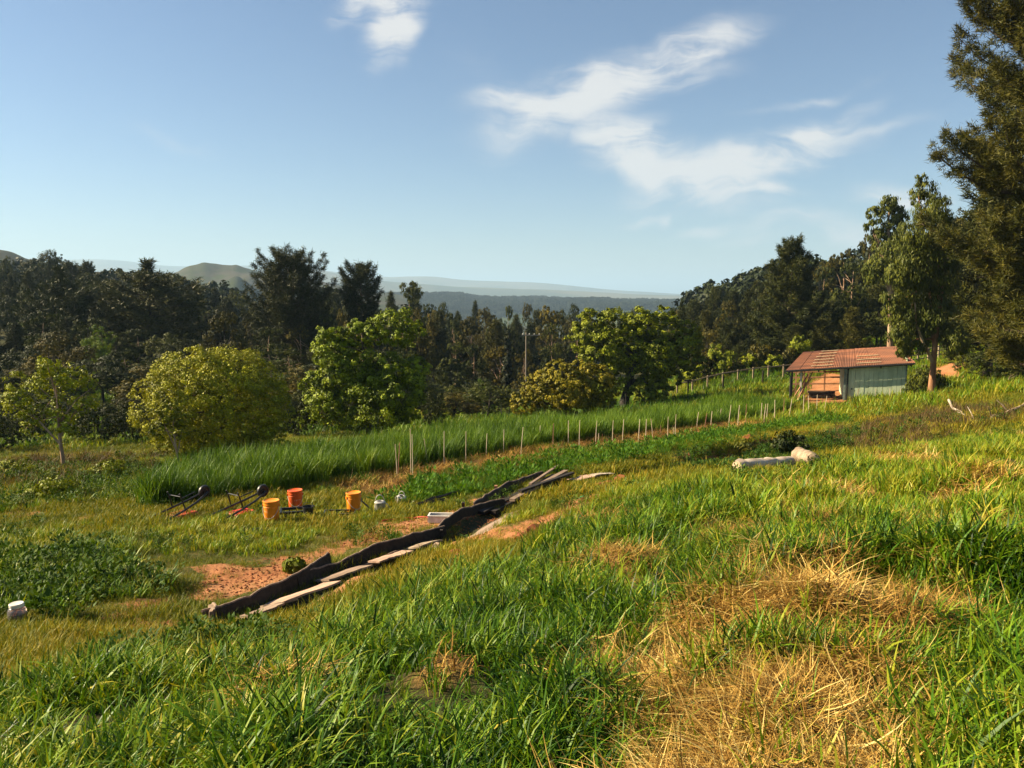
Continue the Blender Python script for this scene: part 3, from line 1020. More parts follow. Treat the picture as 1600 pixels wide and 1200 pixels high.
# --- denser bright patches of mid-height grass in the field
x, y = sector_points(26000, 7, 40, 40, 1.0)
iw = sdist(WHEAT, x, y)
soil = np.zeros_like(x)
for p in SOILS[:5]:
    soil = np.maximum(soil, sstep(-.5, .1, sdist(p, x, y)))
other = (sdist(STRIP, x, y) > 0) | (sdist(MULCH, x, y) > .2) | (sdist(CROP, x, y) > 0) | (sdist(TRENCH, x, y, False) < .6) | (sdist(BRINK, x, y, False) < 1.0)
pt = fbm(x - 20, y + 8, .45, 3)
leftish = sstep(0, -5, x)
keep = (iw < 0) & ~other & (pt > .15 - .35 * leftish * sstep(11, 15, y)) & (soil < .3) & (RNG.random(len(x)) < .75)
x, y, pt = x[keep], y[keep], pt[keep]
put('field_grass', 'taller loose grass in patches on the left of the field', 'grass', x, y, V['wheatfar'], (.45, .85), .22 + .2 * pt, .12)

# --- scattered darker weeds in the turf
x, y = sector_points(14000, 6, 34, 40, .9)
other = (sdist(STRIP, x, y) > 0) | (sdist(CROP, x, y) > 0) | (sdist(WHEAT, x, y) > 0) | (sdist(TRENCH, x, y, False) < .5)
keep = ~other & (fbm(x + 3, y - 17, 1.0, 3) > .45) & (RNG.random(len(x)) < .8)
put('field_weeds', 'small dark weeds dotted through the field turf', 'weeds', x[keep], y[keep], V['weed'] + V['wheatfar'][:1], (.35, .8), .1, .15)

# --- tall sown strip
x, y = sector_points(52000, 14, 56, 40, 0.4)
ins = sdist(STRIP, x, y)
keep = ins > -.1
x, y, ins = x[keep], y[keep], ins[keep]
hs = .84 + .16 * fbm(x, y, .7, 3)
put('tall_green_strip', 'waist-high dense green cover crop strip running to the shed', 'crop', x, y, V['rye'], (.78, 1.15), .03 + .14 * fbm(x, y, .5, 3), .12, sc=hs, tilt=.10)

# --- low green crop between the stakes and the planks
x, y = sector_points(40000, 14, 46, 32, 0.5)
ins = sdist(CROP, x, y) + .3 * fbm(x, y, .8, 2)
keep = (ins > 0) & (RNG.random(len(x)) < .85)
x, y = x[keep], y[keep]
put('low_crop', 'low bright green crop growing between stakes and planks', 'crop', x, y, V['crop'], (.7, 1.2), .05 + .12 * fbm(x, y, .5, 2), .1)

# --- straw mulch in the staked row
x, y = sector_points(30000, 16, 52, 32, 0.5)
ins = sdist(MULCH, x, y) + .2 * fbm(x, y, 1.0, 2)
keep = (ins > 0)
x, y = x[keep], y[keep]
g = RNG.random(len(x)) < .38
put('straw_mulch', 'straw mulch and cut stalks along the row of stakes', 'straw', x[~g], y[~g], V['strawfar'], (.7, 1.1), .0, .2, tilt=.2)
put('mulch_weeds', 'small green weeds coming up through the straw mulch', 'weeds', x[g], y[g], V['shortfar'] + V['crop'][:1], (.6, 1.0), .1, .1)

# --- leafy weeds at the left edge, and in the ditch
x, y = sector_points(26000, 7, 34, 42, 0.8)
wl = polyw([(-300, 1000), (60, 985), (150, 960), (230, 930), (215, 880), (150, 868), (-300, 870)])
w2 = polyw([(-300, 800), (200, 790), (260, 770), (235, 740), (-300, 735)])
w3 = polyw([(560, 905), (640, 925), (720, 905), (700, 880), (620, 880)])
a = sdist(wl, x, y) + .5 * fbm(x, y, .8, 2)
b = sdist(w2, x, y) + .8 * fbm(x, y, .4, 3)
c = sdist(w3, x, y) + .2 * fbm(x, y, 1.5, 2)
jar_p = G(28, 975, 5)
keep = ((a > 0) & (RNG.random(len(x)) < .55) & (np.hypot(x - jar_p[0], y - jar_p[1] + .25) > .6)) | ((b > 0) & (RNG.random(len(x)) < .6))
x1, y1 = x[keep], y[keep]
put('leafy_weeds', 'dark leafy weeds massed at the left edge', 'weeds', x1, y1, V['weed'][:2] + V['wheatfar'], (.6, 1.3), .10 + .15 * fbm(x1, y1, .6, 2), .12)
x, y = sector_points(2600, 7.5, 16, 42, 0.8)
a = sdist(wl, x, y)
jar_p = G(28, 975, 5)
bl = (a > .2) & (x < -5.0) & (RNG.random(len(x)) < .35) & (np.hypot(x - jar_p[0], y - jar_p[1] + .25) > .55)
put('large_leaf_weeds', 'large-leaved weeds around the glass jar', 'weeds', x[bl], y[bl], V['burdock'], (.45, .8), .05, .12, tilt=.15)
x, y = sector_points(16000, 13, 34, 36, 0.5)
dk = polyw([(1035, 740), (1130, 742), (1240, 722), (1330, 700), (1360, 680), (1330, 672), (1200, 686), (1110, 702)], 14.5)
a = sdist(dk, x, y) + .4 * fbm(x, y, 1.0, 2)
keep = (a > 0) & ((sdist(BRINK, x, y, False) > .8) | (RNG.random(len(x)) < .25))
put('ditch_weeds', 'dark green weeds filling the ditch behind the pale log', 'weeds', x[keep], y[keep], V['weed'] + V['wheatfar'][:2], (.6, 1.2), -.1, .1, sz=.8)
# --- brown scrub on the rough bank right of the ditch and left of the strip
x, y = sector_points(30000, 16, 46, 42, 0.6)
s1 = polyw([(1290, 700), (1420, 705), (1600, 665), (1600, 640), (1440, 640), (1330, 668)], 14)
s2 = polyw([(-200, 770), (120, 765), (240, 735), (270, 712), (130, 715), (-200, 735)], 14)
a = np.maximum(sdist(s1, x, y), sdist(s2, x, y)) + .7 * fbm(x, y, .5, 2)
keep = (a > 0) & (RNG.random(len(x)) < .36)
put('dry_scrub', 'brown dry scrub and dead stalks on rough ground', 'scrub', x[keep], y[keep], V['scrub'] + V['weed'][:1], (.5, 1.1), .05, .15, tilt=.2)
# --- meadow grass beyond
x, y = sector_points(60000, 38, 95, 40, 0.6)
other = (sdist(STRIP, x, y) > -.3)
shed_c = G(1330, 622)
shed_yard = np.hypot(x - 18.6, y - 46.5) < 4.2
keep = ~other & (sdist(SOILS[5], x, y) < 0) & (sdist(SOILS[6], x, y) < 0)
x, y = x[keep], y[keep]
put('meadow_grass', 'pasture grass on the slopes beyond the tall strip', 'grass', x, y, V['shortfar'] + V['wheatfar'][:1], (1.3, 2.6), .12 + .25 * fbm(x, y, .12, 3), .12)


# ================================================================== trees
def blob_leaves(blobs, nleaf, leaf, clump=.24, per=70, droop=0.0, aspect=1.7, shell=(.70, 1.02), fill=.12):
    blobs = np.array(blobs, float)
    area = blobs[:, 3] * blobs[:, 4] + blobs[:, 4] * blobs[:, 5] + blobs[:, 3] * blobs[:, 5]
    nc = max(4, nleaf // per)
    bi = RNG.choice(len(blobs), nc, p=area / area.sum())
    d = rvec(nc)
    rr = shell[0] + (shell[1] - shell[0]) * RNG.random(nc)
    ins = RNG.random(nc) < fill
    rr[ins] *= RNG.random(ins.sum())
    c = blobs[bi, :3] + d * rr[:, None] * blobs[bi, 3:6]
    cr = clump * blobs[bi, 3:6].mean(1) * (.6 + .8 * RNG.random(nc))
    ctint = RNG.normal(0, .21, nc)
    li = RNG.integers(0, nc, nleaf)
    off = rvec(nleaf) * (RNG.random(nleaf) ** .5)[:, None]
    off[:, 2] *= .7
    p = c[li] + off * cr[li, None]
    if droop:
        p[:, 2] -= droop * RNG.random(nleaf) * cr[li]
    nr = off * 1.0 + d[li] * .8 + rvec(nleaf) * .75 + np.array([0, 0, .2])
    if droop:
        nr[:, 2] *= .25
    nr /= np.linalg.norm(nr, axis=1)[:, None]
    up = None
    if droop:
        up = rvec(nleaf) * .45 + np.array([0, 0, -1.0])
    v, f = leaf_quads(p, nr, leaf * (.6 + .8 * RNG.random(nleaf)), aspect, up)
    ti = np.clip(.5 + ctint[li] + RNG.normal(0, .2, nleaf), 0, 1)
    return v, f, ti


def crown_mesh(name, blobs, nleaf, leaf, mat, **k):
    v, f, ti = blob_leaves(blobs, nleaf, leaf, **k)
    return fast_mesh(name, v, f, [mat], tint=ti)


def trunk_mesh(name, base_r, top, blobs, mat, nlimb=7, start=.35, wob=.04):
    """tapered trunk from the origin to 'top', limbs running out into the blobs"""
    m = MB()
    top = Vector(top)
    H = top.length
    pts, rad = [], []
    n = 9
    for i in range(n + 1):
        t = i / n
        p = top * t + Vector((math.sin(t * 7 + H) * wob * H * t * .5, math.cos(t * 5 + H) * wob * H * t * .4, 0))
        pts.append(p)
        rad.append(base_r * (1.35 - .35 * min(1, t * 8)) * (1 - .78 * t))
    pts[0].z -= .25
    m.tube(pts, rad, 9)
    for i in range(nlimb):
        b = blobs[int(RNG.integers(0, len(blobs)))]
        t = start + (1 - start) * (i + .5) / nlimb * .85
        k = t * n
        i0 = int(k)
        a = pts[i0].lerp(pts[min(i0 + 1, n)], k - i0)
        e = Vector(b[:3]) + Vector(RNG.normal(0, .35, 3)) * b[3]
        mid = a.lerp(e, .5) + Vector((0, 0, .10 * (e - a).length))
        r0 = base_r * (1 - .78 * t) * .62
        m.tube([a, a.lerp(mid, .55), mid, mid.lerp(e, .5), e], [r0, r0 * .8, r0 * .6, r0 * .4, r0 * .15], 6)
    return m.mesh(name, mat, True)


def pine_meshes(name, H, cb, prof, nb, L, w, k, mat, tw=10, bark='bark_dark', up=.25, droop=-.05, trunk_r=None, lean=(0, 0), spread=.42):
    """prof(t) gives the branch reach at relative height t of the crown"""
    m = MB()
    trunk_r = trunk_r or H * .018
    n = 12
    tp = [Vector((lean[0] * (i / n) ** 1.5 * H + .03 * H * math.sin(i * .9) * .25, lean[1] * (i / n) ** 1.5 * H, H * i / n * .97)) for i in range(n + 1)]
    tp[0].z -= .4
    m.tube(tp, [trunk_r * (1.3 if i == 0 else 1 - .9 * i / n) for i in range(n + 1)], 9)
    C_, Dd = [], []
    for i in range(nb):
        t = (i + RNG.random()) / nb
        z = cb + (H * .98 - cb) * t
        reach = prof(t) * (.65 + .5 * RNG.random())
        az = i * 2.39996 + RNG.normal(0, .35)
        kk = z / (H * .97) * n
        i0 = min(int(kk), n - 1)
        a = tp[i0].lerp(tp[i0 + 1], min(1, kk - i0))
        d = Vector((math.cos(az), math.sin(az), 0))
        rise = up + .55 * t
        pts = []
        for s in range(6):
            u = s / 5
            pts.append(a + d * reach * u + Vector((0, 0, reach * (droop * math.sin(u * PI) + rise * u * u))))
        r0 = trunk_r * .34 * (1 - .7 * t)
        m.tube(pts, [r0 * (1 - .85 * s / 5) + .004 for s in range(6)], 5, cap=False)
        nt = max(3, int(tw * (reach + .25)))
        for j in range(nt):
            u = .30 + .72 * (j + RNG.random()) / nt
            kq = min(u, .999) * 5
            q = int(kq)
            p = pts[q].lerp(pts[q + 1], kq - q)
            sd = Vector((-d.y, d.x, 0)) * RNG.normal(0, 1) * spread * (1.12 - u) * reach
            hz_ = Vector((0, 0, RNG.normal(.02, .05) * reach + .10 * abs(sd.length)))
            C_.append(tuple(p + sd + hz_))
            dd = (d * .9 + sd.normalized() * .6 if sd.length > 1e-4 else d) + Vector((0, 0, .55))
            Dd.append(tuple(dd.normalized()))
    # leader
    for j in range(6):
        C_.append(tuple(tp[-1] - Vector((0, 0, j * .03 * H * .3))))
        Dd.append((0, 0, 1))
    C_, Dd = np.array(C_), np.array(Dd)
    N = len(C_)
    ti0 = RNG.normal(.45, .18, N)
    c = np.repeat(C_, k, 0) + RNG.normal(0, L * .30, (N * k, 3))
    d = np.repeat(Dd, k, 0) * .75 + rvec(N * k) * .85
    d /= np.linalg.norm(d, axis=1)[:, None]
    sd = np.cross(d, rvec(N * k))
    sd /= np.linalg.norm(sd, axis=1)[:, None]
    ll = L * (.6 + .7 * RNG.random(N * k))[:, None]
    v = np.stack([c - sd * w / 2, c + sd * w / 2, c + d * ll], 1).reshape(-1, 3)
    f = np.arange(N * k * 3).reshape(-1, 3)
    ti = np.clip(np.repeat(ti0, k) + RNG.normal(0, .15, N * k), 0, 1)
    return m.mesh(name + '_trunk', bark, True), fast_mesh(name + '_crown', v, f, [mat], tint=ti)


def make_tree(name, loc, meshes, label, cat='tree', group=None, s=(1, 1, 1), rz=0.0):
    root = empty(name, loc, rz, label, cat, group)
    root.scale = s
    link('trunk', meshes[0], root)
    link('crown', meshes[1], root)
    return root


def px_blobs(px0, D, base, lst, depth=.75, squash=.92, jit=.35):
    """crown lobes given as (column, row, radius) of the photograph, at distance D, relative to the base point"""
    k = D / F
    res = []
    for (px, py, r_) in lst:
        p = P(px, py, D)
        rr = r_ * k
        res.append((p[0] - base[0], RNG.normal(0, jit) * rr, p[2] - base[2], rr, rr * depth * 1.25, rr * squash))
    return res


def unique_tree(name, px, D, lst, nleaf, leaf, mat, label, bark='bark', tr=.12, top=None, cat='tree', **k):
    x0 = (px - 800) / F * D
    base = np.array([x0, D, hz1(x0, D)])
    bl = px_blobs(px, D, base, lst)
    tz = max(b[2] for b in bl)
    tpv = top if top is not None else (np.mean([b[0] for b in bl]), 0, tz)
    tm = trunk_mesh(name + '_trunk', tr, tpv, bl, bark, nlimb=10, start=.2)
    cm = crown_mesh(name + '_crown', bl, nleaf, leaf, mat, **k)
    return make_tree(name, base, (tm, cm), label, cat)


unique_tree('round_bush', 345, 30, [(335, 625, 92), (360, 625, 90), (290, 630, 66), (400, 640, 60), (320, 600, 66), (372, 600, 60), (300, 690, 56), (380, 695, 58), (340, 712, 44), (425, 690, 36), (265, 690, 30), (250, 655, 26), (436, 650, 26), (285, 590, 34), (415, 605, 32)],
            110000, .075, 'bush_yellow', 'large dense round yellow-green bush on the left behind the tall strip', tr=.13, cat='bush', clump=.10, per=36, shell=(.88, 1.01), fill=.03)
unique_tree('maple_tree', 575, 36, [(620, 512, 34), (640, 522, 26), (585, 520, 22), (560, 524, 26), (517, 524, 22), (520, 552, 32), (556, 566, 40), (607, 582, 36), (492, 605, 28), (512, 632, 34), (552, 640, 40), (600, 635, 42), (625, 605, 44), (648, 580, 26), (640, 640, 28), (530, 590, 36), (480, 650, 16), (575, 600, 40)],
            62000, .115, 'bush_green', 'broad light green tree with layered lobes left of centre', tr=.17, clump=.24, per=60)
unique_tree('rust_bush', 885, 42, [(882, 600, 36), (850, 610, 34), (925, 598, 34), (905, 585, 26), (820, 628, 24), (860, 632, 30), (900, 628, 36), (945, 612, 28), (940, 632, 24), (812, 642, 14), (838, 645, 16), (870, 580, 20)],
            46000, .12, 'bush_rust', 'olive and rust coloured round bush beside the tall strip', tr=.12, cat='bush', clump=.15, per=40, shell=(.85, 1.03), fill=.05)
unique_tree('oak_tree', 975, 50, [(925, 512, 30), (915, 530, 28), (960, 508, 30), (1000, 505, 28), (1033, 500, 24), (1045, 520, 30), (1078, 520, 20), (942, 548, 38), (985, 545, 42), (1025, 555, 40), (1065, 550, 32), (1085, 570, 18), (1010, 592, 34), (960, 585, 30), (1050, 590, 26), (1000, 615, 24), (1030, 615, 20), (918, 492, 14), (1085, 535, 16)],
            64000, .15, 'oak_leaf', 'wide spreading bright green oak right of centre', tr=.30, bark='bark_dark', clump=.22, per=60)
unique_tree('gum_tree', 1460, 42, [(1448, 300, 22), (1452, 330, 30), (1425, 372, 30), (1465, 365, 34), (1400, 425, 24), (1430, 425, 36), (1470, 430, 36), (1395, 470, 20), (1420, 485, 32), (1460, 490, 34), (1400, 520, 20), (1430, 535, 24), (1482, 530, 24), (1440, 280, 12), (1410, 545, 14), (1465, 395, 34)],
            46000, .17, 'gum_leaf', 'slender gum tree with drooping olive leaves beside the shed', tr=.17, bark='bark_orange', top=(.3, 0, 10.2), clump=.30, per=38, droop=.8, aspect=3.6, fill=.3)
gt = [o for o in COL.objects if o.name.startswith('gum_tree')][0]
MB().tube([(.05, 0, 1.7), (-.25, -.1, 2.2), (-.7, -.2, 2.9), (-1.15, -.25, 3.9), (-1.3, -.3, 5.0)], [.11, .085, .07, .055, .03], 8).build('limb', 'bark_pale', gt, True)
unique_tree('young_tree', 272, 25.5, [(262, 655, 22), (250, 672, 16), (280, 675, 14), (268, 635, 16), (285, 655, 14), (248, 640, 12)],
            5200, .075, 'bush_yellow', 'small young yellow tree with thin trunk in front of the round bush', bark='bark_pale', tr=.05, clump=.3, per=30)
unique_tree('young_tree', 88, 26, [(62, 600, 26), (110, 590, 24), (30, 632, 26), (88, 640, 28), (130, 632, 20), (48, 668, 18), (105, 668, 18), (78, 570, 20), (20, 600, 20), (140, 600, 14)],
            9000, .085, 'oak_leaf', 'open young tree with pale straight trunk at the far left', bark='bark_pale', tr=.07, clump=.3, per=28)
unique_tree('gum_tree', 1392, 66, [(1370, 332, 15), (1388, 322, 17), (1406, 334, 15), (1360, 348, 11), (1395, 352, 17), (1376, 368, 16), (1404, 374, 18), (1388, 398, 24), (1370, 420, 22), (1405, 425, 24)],
            15000, .24, 'gum_leaf', 'tall open-crowned gum standing on the right skyline behind the shed', tr=.22, bark='bark_pale', clump=.34, per=30, droop=.7, aspect=2.6, fill=.3)
unique_tree('gum_shrub', 1438, 43.5, [(1432, 592, 18), (1450, 598, 16), (1425, 610, 14), (1445, 580, 12), (1465, 590, 14), (1478, 602, 14)],
            5600, .12, 'gum_leaf', 'leafy shrub under the gum tree at the shed corner', bark='bark', tr=.05, cat='shrub', clump=.3, per=30, droop=.4, aspect=2.6)


def blobset(n, rx, rz, cz, r, seed):
    g = np.random.default_rng(seed)
    res = []
    for i in range(n):
        d = g.normal(size=3)
        d /= np.linalg.norm(d)
        q = r * (.7 + .6 * g.random())
        res.append((d[0] * rx * .75, d[1] * rx * .75, cz + d[2] * rz * .8, q, q, q * .8))
    return res


# kinds of the wood, 12 m tall
T = {}


def tmpl_broad(key, n, rx, rz, cz, r, leaf, nleaf, mat, bark, tr, droop=0.0, seed=0, **k):
    bl = blobset(n, rx, rz, cz, r, seed)
    T[key] = (trunk_mesh(key + '_trunk', tr, (.3, .2, cz + rz * .6), bl, bark, 8, .35), crown_mesh(key + '_crown', bl, nleaf, leaf, mat, droop=droop, **k))


tmpl_broad('oak_a', 14, 4.6, 3.6, 7.2, 1.9, .19, 25500, 'forest_leaf', 'bark_dark', .28, seed=1)
tmpl_broad('oak_b', 16, 4.8, 4.6, 6.2, 1.8, .19, 27200, 'forest_leaf', 'bark_dark', .28, seed=2)
tmpl_broad('oak_w', 14, 4.4, 4.2, 6.5, 1.8, .19, 25500, 'forest_warm', 'bark_dark', .28, seed=3)
tmpl_broad('bright', 14, 4.4, 4.4, 6.5, 1.9, .19, 23800, 'forest_bright', 'bark_dark', .25, seed=4)
tmpl_broad('gum_a', 18, 3.2, 5.2, 6.6, 1.35, .23, 24000, 'forest_leaf', 'bark_pale', .20, .6, 5, aspect=2.6)
tmpl_broad('gum_b', 18, 3.4, 5.2, 6.6, 1.3, .23, 24000, 'forest_warm', 'bark_pale', .20, .6, 6, aspect=2.6)
tmpl_broad('gum_open', 11, 3.6, 3.6, 8.2, 1.15, .23, 12800, 'forest_leaf', 'bark_pale', .22, .7, 8, aspect=2.6)
T['cypress'] = (trunk_mesh('cypress_trunk', .16, (0, 0, 11), [(0, 0, 6, 1, 1, 1)], 'bark_dark', 2), crown_mesh('cypress_crown', [(0, 0, z, .95 - abs(z - 4) * .09, .95 - abs(z - 4) * .09, 1.2) for z in (1.2, 2.4, 3.6, 4.8, 6, 7.2, 8.4, 9.6, 10.8)], 9000, .24, 'cypress', clump=.4))
T['pine_a'] = pine_meshes('pine_a', 12, 2.2, lambda t: 3.9 * (1 - t) ** .7 + .5, 62, .42, .07, 14, 'pine_needle', tw=11, spread=.28)
T['pine_b'] = pine_meshes('pine_b', 12, 1.5, lambda t: 4.4 * math.sin(min(1, .25 + t * .9) * PI) ** .6 * (1 - .25 * t) + .3, 70, .42, .075, 14, 'pine_needle', tw=11, spread=.28)
T['pine_w'] = pine_meshes('pine_w', 12, 1.6, lambda t: 3.4 * (1 - t) ** .8 + .5, 62, .42, .075, 14, 'pine_warm', tw=11, spread=.28)
T['pine_spire'] = pine_meshes('pine_spire', 12, 1.0, lambda t: 2.7 * (1 - t) + .15, 90, .44, .08, 12, 'pine_needle', tw=8)


def extent(me):
    a = np.empty(len(me.vertices) * 3, np.float32)
    me.vertices.foreach_get('co', a)
    a = a.reshape(-1, 3)
    return float(np.percentile(a[:, 2], 99.7)), float(np.percentile(np.hypot(a[:, 0], a[:, 1]), 96)) * 2


EXT = {}


def plant(kind, px, D, top, width, label, group=None, name=None, cat='tree', base_w=8.4):
    x0 = (px - 800) / F * D
    z0 = hz1(x0, D)
    zt = -(top - 460) / F * D
    H = max(2.0, zt - z0)
    if kind not in EXT:
        EXT[kind] = extent(T[kind][1])
    sz = H / EXT[kind][0]
    sx = (width / F * D) / EXT[kind][1]
    nm = name or {'o': 'oak_tree', 'g': 'gum_tree', 'p': 'pine_tree', 'c': 'cypress_tree', 'b': 'leafy_tree'}[kind[0]]
    return make_tree(nm, (x0, D, z0 - .1), T[kind], label, cat, group, (sx, sx, sz), random.random() * 6.28)


# --- trees one can point to
def own_pine(px, D, top, label, cb, prof, nb, L, w, k, mat, tw, **kw):
    x0 = (px - 800) / F * D
    z0 = hz1(x0, D)
    H = (-(top - 460) / F * D - z0) * .93
    ms = pine_meshes('own_pine_%d' % px, H, cb, prof, nb, L, w, k, mat, tw=tw, **kw)
    return make_tree('pine_tree', (x0, D, z0), ms, label)


own_pine(457, 78, 388, 'tall broad-topped pine standing above the woods left of centre', 2.0, lambda t: 3.9 * math.sin(min(1, .22 + t * .78) * PI * .97) ** .55 + .25, 95, .36, .05, 18, 'pine_warm', 14, bark='bark', spread=.26)
own_pine(565, 80, 400, 'pine with a tufted narrow top right of the broad pine', 2.4, lambda t: (3.6 - 3.6 * min(1, t * 1.9) if t < .45 else 1.9 * math.sin((t - .42) / .58 * PI) ** .6) + .35, 80, .36, .055, 17, 'pine_needle', 14, bark='bark', spread=.26)
own_pine(1232, 72, 366, 'tall ragged-topped pine behind the shed', 1.2, lambda t: (3.6 * (1 - t * .75)) * (1 if t < .72 else .8) + .2, 100, .36, .055, 17, 'pine_needle', 14, bark='bark', spread=.26)
x0 = (1625 - 800) / F * 35
own = pine_meshes('big_pine', 21.0, .9, lambda t: (3.9 + .9 * math.sin(t * 3)) * (.55 + .55 * math.sin(t * 19) ** 2) * (1 - max(0, t - .85) * 3), 190, .27, .032, 32, 'pine_warm', tw=20, bark='bark', trunk_r=.38, up=.16, spread=.22)
make_tree('pine_tree', (x0, 35, hz1(x0, 35)), own, 'very large dark pine filling the right edge of the view')
for (kind, px, D, top, wd, lab) in [
        ('pine_b', 235, 84, 408, 175, 'wide dark domed pine on the left hillside'),
        ('pine_b', 100, 78, 420, 120, 'brownish spreading pine at left above the young tree'),
        ('bright', 157, 66, 506, 62, 'bright green round tree on the left below the dark domed pine'),
        ('oak_w', 88, 60, 516, 86, 'russet-topped oak left of the bright green round tree'),
        ('bright', 42, 88, 486, 44, 'small bright green tree above the far left meadow'),
        ('oak_w', 350, 58, 484, 74, 'yellowish tree behind the top of the round bush'),
        ('gum_a', 640, 98, 441, 78, 'grey-green gum rising just right of the tufted pine'),
        ('cypress', 793, 84, 512, 16, 'black narrow cypress in the middle of the valley'),
        ('pine_w', 774, 88, 500, 60, 'brown-trunked pine left of the narrow cypress'),
        ('pine_spire', 1064, 78, 470, 34, 'small dark pointed pine beside the oak'),
        ('pine_w', 1545, 46, 262, 210, 'dark pine half hidden behind the very large one'),
        ('oak_w', 1505, 60, 330, 130, 'dark tree between the gum and the large pine'),
        ('oak_a', 90, 150, 392, 60, 'round-topped tree highest on the left skyline'),
        ('gum_b', 862, 118, 478, 60, 'warm brown gum behind the utility pole'),
        ('bright', 750, 60, 590, 34, 'low yellow-green tree by the valley fence'),
        ('oak_b', 705, 74, 560, 60, 'dark low oak by the valley fence')]:
    plant(kind, px, D, top, wd, lab, base_w=(2.0 if kind == 'cypress' else 8.4))

# --- the wood: rows of neighbouring trees
SKY = [(-300, 400), (0, 406), (60, 404), (100, 402), (150, 410), (200, 414), (250, 418), (300, 434), (350, 446), (400, 456), (440, 452), (480, 446), (520, 446), (560, 452), (610, 452), (650, 452), (680, 474), (730, 472), (780, 476), (830, 478), (880, 478), (920, 482), (980, 486), (1040, 480), (1080, 466), (1110, 450), (1150, 436), (1190, 425), (1230, 408), (1270, 396), (1310, 392), (1350, 374), (1400, 366), (1450, 340), (1560, 320), (1900, 300)]
sk = lambda p: float(np.interp(p, [a for a, _ in SKY], [b for _, b in SKY]))
rg = random.Random(11)
ROWS = [(-120, 420, 132, 32, 0), (-110, 400, 108, 34, 22), (-100, 380, 88, 38, 52), (-90, 300, 70, 44, 88), (10, 300, 58, 48, 122),
        (400, 690, 112, 30, 4), (390, 700, 92, 32, 22), (400, 690, 74, 38, 46), (440, 720, 62, 40, 96),
        (660, 1090, 150, 24, 0), (670, 1090, 124, 28, 10), (680, 960, 100, 32, 24), (690, 860, 84, 32, 56),
        (-60, 780, 50, 46, 'u'), (-60, 700, 43, 40, 'v'),
        (1080, 1640, 100, 34, 0), (1080, 1640, 84, 36, 26), (1090, 1620, 74, 38, 58), (1100, 1600, 67, 40, 96)]
KINDS_L = ['oak_a', 'oak_b', 'oak_b', 'pine_b', 'pine_a', 'gum_a', 'oak_w', 'pine_spire']
KINDS_C = ['gum_a', 'gum_a', 'gum_b', 'oak_b', 'pine_a', 'oak_w', 'pine_spire']
KINDS_R = ['pine_w', 'pine_a', 'gum_b', 'oak_w', 'pine_w', 'gum_a', 'oak_b']
LAB = {'o': 'dark round-crowned oak', 'p': 'dark needled pine', 'g': 'tall grey-green gum', 'b': 'bright leafy tree'}


def near_of(px, low=False):
    if low:
        for lim, t in ((80, 'left of the open young tree'), (220, 'between the open young tree and round bush'), (350, 'behind the round bush'), (460, 'at the right end of the round bush'), (560, 'behind the light green tree'), (680, 'at the right end of the light green tree')):
            if px < lim:
                return t
        return 'beside the valley fence'
    for lim, t in ((40, 'at the far left edge'), (130, 'above the open young tree'), (210, 'above the bright green round tree'), (310, 'around the dark domed pine'), (420, 'above the round bush'),
                   (520, 'around the tall broad pine'), (610, 'around the tufted pine'), (700, 'right of the tufted pine'), (800, 'left of the utility pole'), (900, 'right of the utility pole'), (1000, 'above the rust bush'), (1090, 'above the wide oak'),
                   (1170, 'right of the wide oak'), (1240, 'around the ragged-topped pine'), (1320, 'behind the open bay of the shed'), (1400, 'behind the green wall of the shed'), (1500, 'behind the gum tree')):
        if px < lim:
            return t
    return 'behind the large pine'


for (p0, p1, D, step, dy) in ROWS:
    px = p0 + rg.random() * step
    while px < p1:
        zone, ks, grp = (('crowded on the left hillside', KINDS_L, 'trees of the left hillside wood') if px < 420 else
                         ('in the wood across the middle of the valley', KINDS_C, 'trees of the valley wood') if px < 1080 else
                         ('in the wood on the slope behind the shed', KINDS_R, 'trees of the wood behind the shed'))
        k = rg.choice(ks)
        if dy in ('u', 'v'):
            if 655 < px < 770 and dy == 'v':
                px += step
                continue
            k = rg.choice(['oak_b', 'oak_a', 'oak_b', 'oak_w'])
            top = {'u': 570, 'v': 610}[dy] + rg.uniform(-18, 22) + (25 if px > 650 else 0)
            plant(k, px, D * (1 + rg.uniform(-.04, .04)), top, step * rg.uniform(1.7, 2.3), 'low %s oak in %s shade %s' % ('brownish' if k == 'oak_w' else 'dark green', 'back' if dy == 'u' else 'front', near_of(px, True)), 'low %s oaks in the shade %s, %s' % ('brownish' if k == 'oak_w' else 'green', near_of(px, True), dy))
            px += step * rg.uniform(.8, 1.2)
            continue
        if px > 1080 and px < 1250:
            k = rg.choice(['pine_w', 'pine_a', 'pine_w', 'pine_a', 'oak_w'])
        if 1270 < px < 1400 and dy < 40:
            k = rg.choice(['gum_b', 'gum_b', 'oak_w', 'gum_a'])
        row = {'p': 'front' if dy > 80 else 'middle' if dy > 20 else 'skyline'}['p']
        Dj = D * (1 + rg.uniform(-.05, .05))
        top = sk(px) + dy + rg.uniform(-5, 16)
        wd = step * rg.uniform(1.15, 1.7)
        look = {'oak_a': 'flat-crowned dark oak', 'oak_b': 'full-crowned dark oak', 'oak_w': 'brown-tinged oak', 'pine_a': 'dark pointed pine', 'pine_b': 'dark broad pine', 'pine_w': 'olive-brown pine', 'pine_spire': 'slim spire-topped pine', 'gum_a': 'grey-green gum', 'gum_b': 'warm brown gum'}[k]
        slim = 'narrow ' if wd < step * 1.4 else 'wide '
        plant(k, px, Dj, top, wd, '%s%s, %s row of the wood %s' % (slim, look, row, near_of(px)), grp + ', ' + slim + look + ', ' + row + ' row ' + near_of(px))
        px += step * rg.uniform(.75, 1.25)

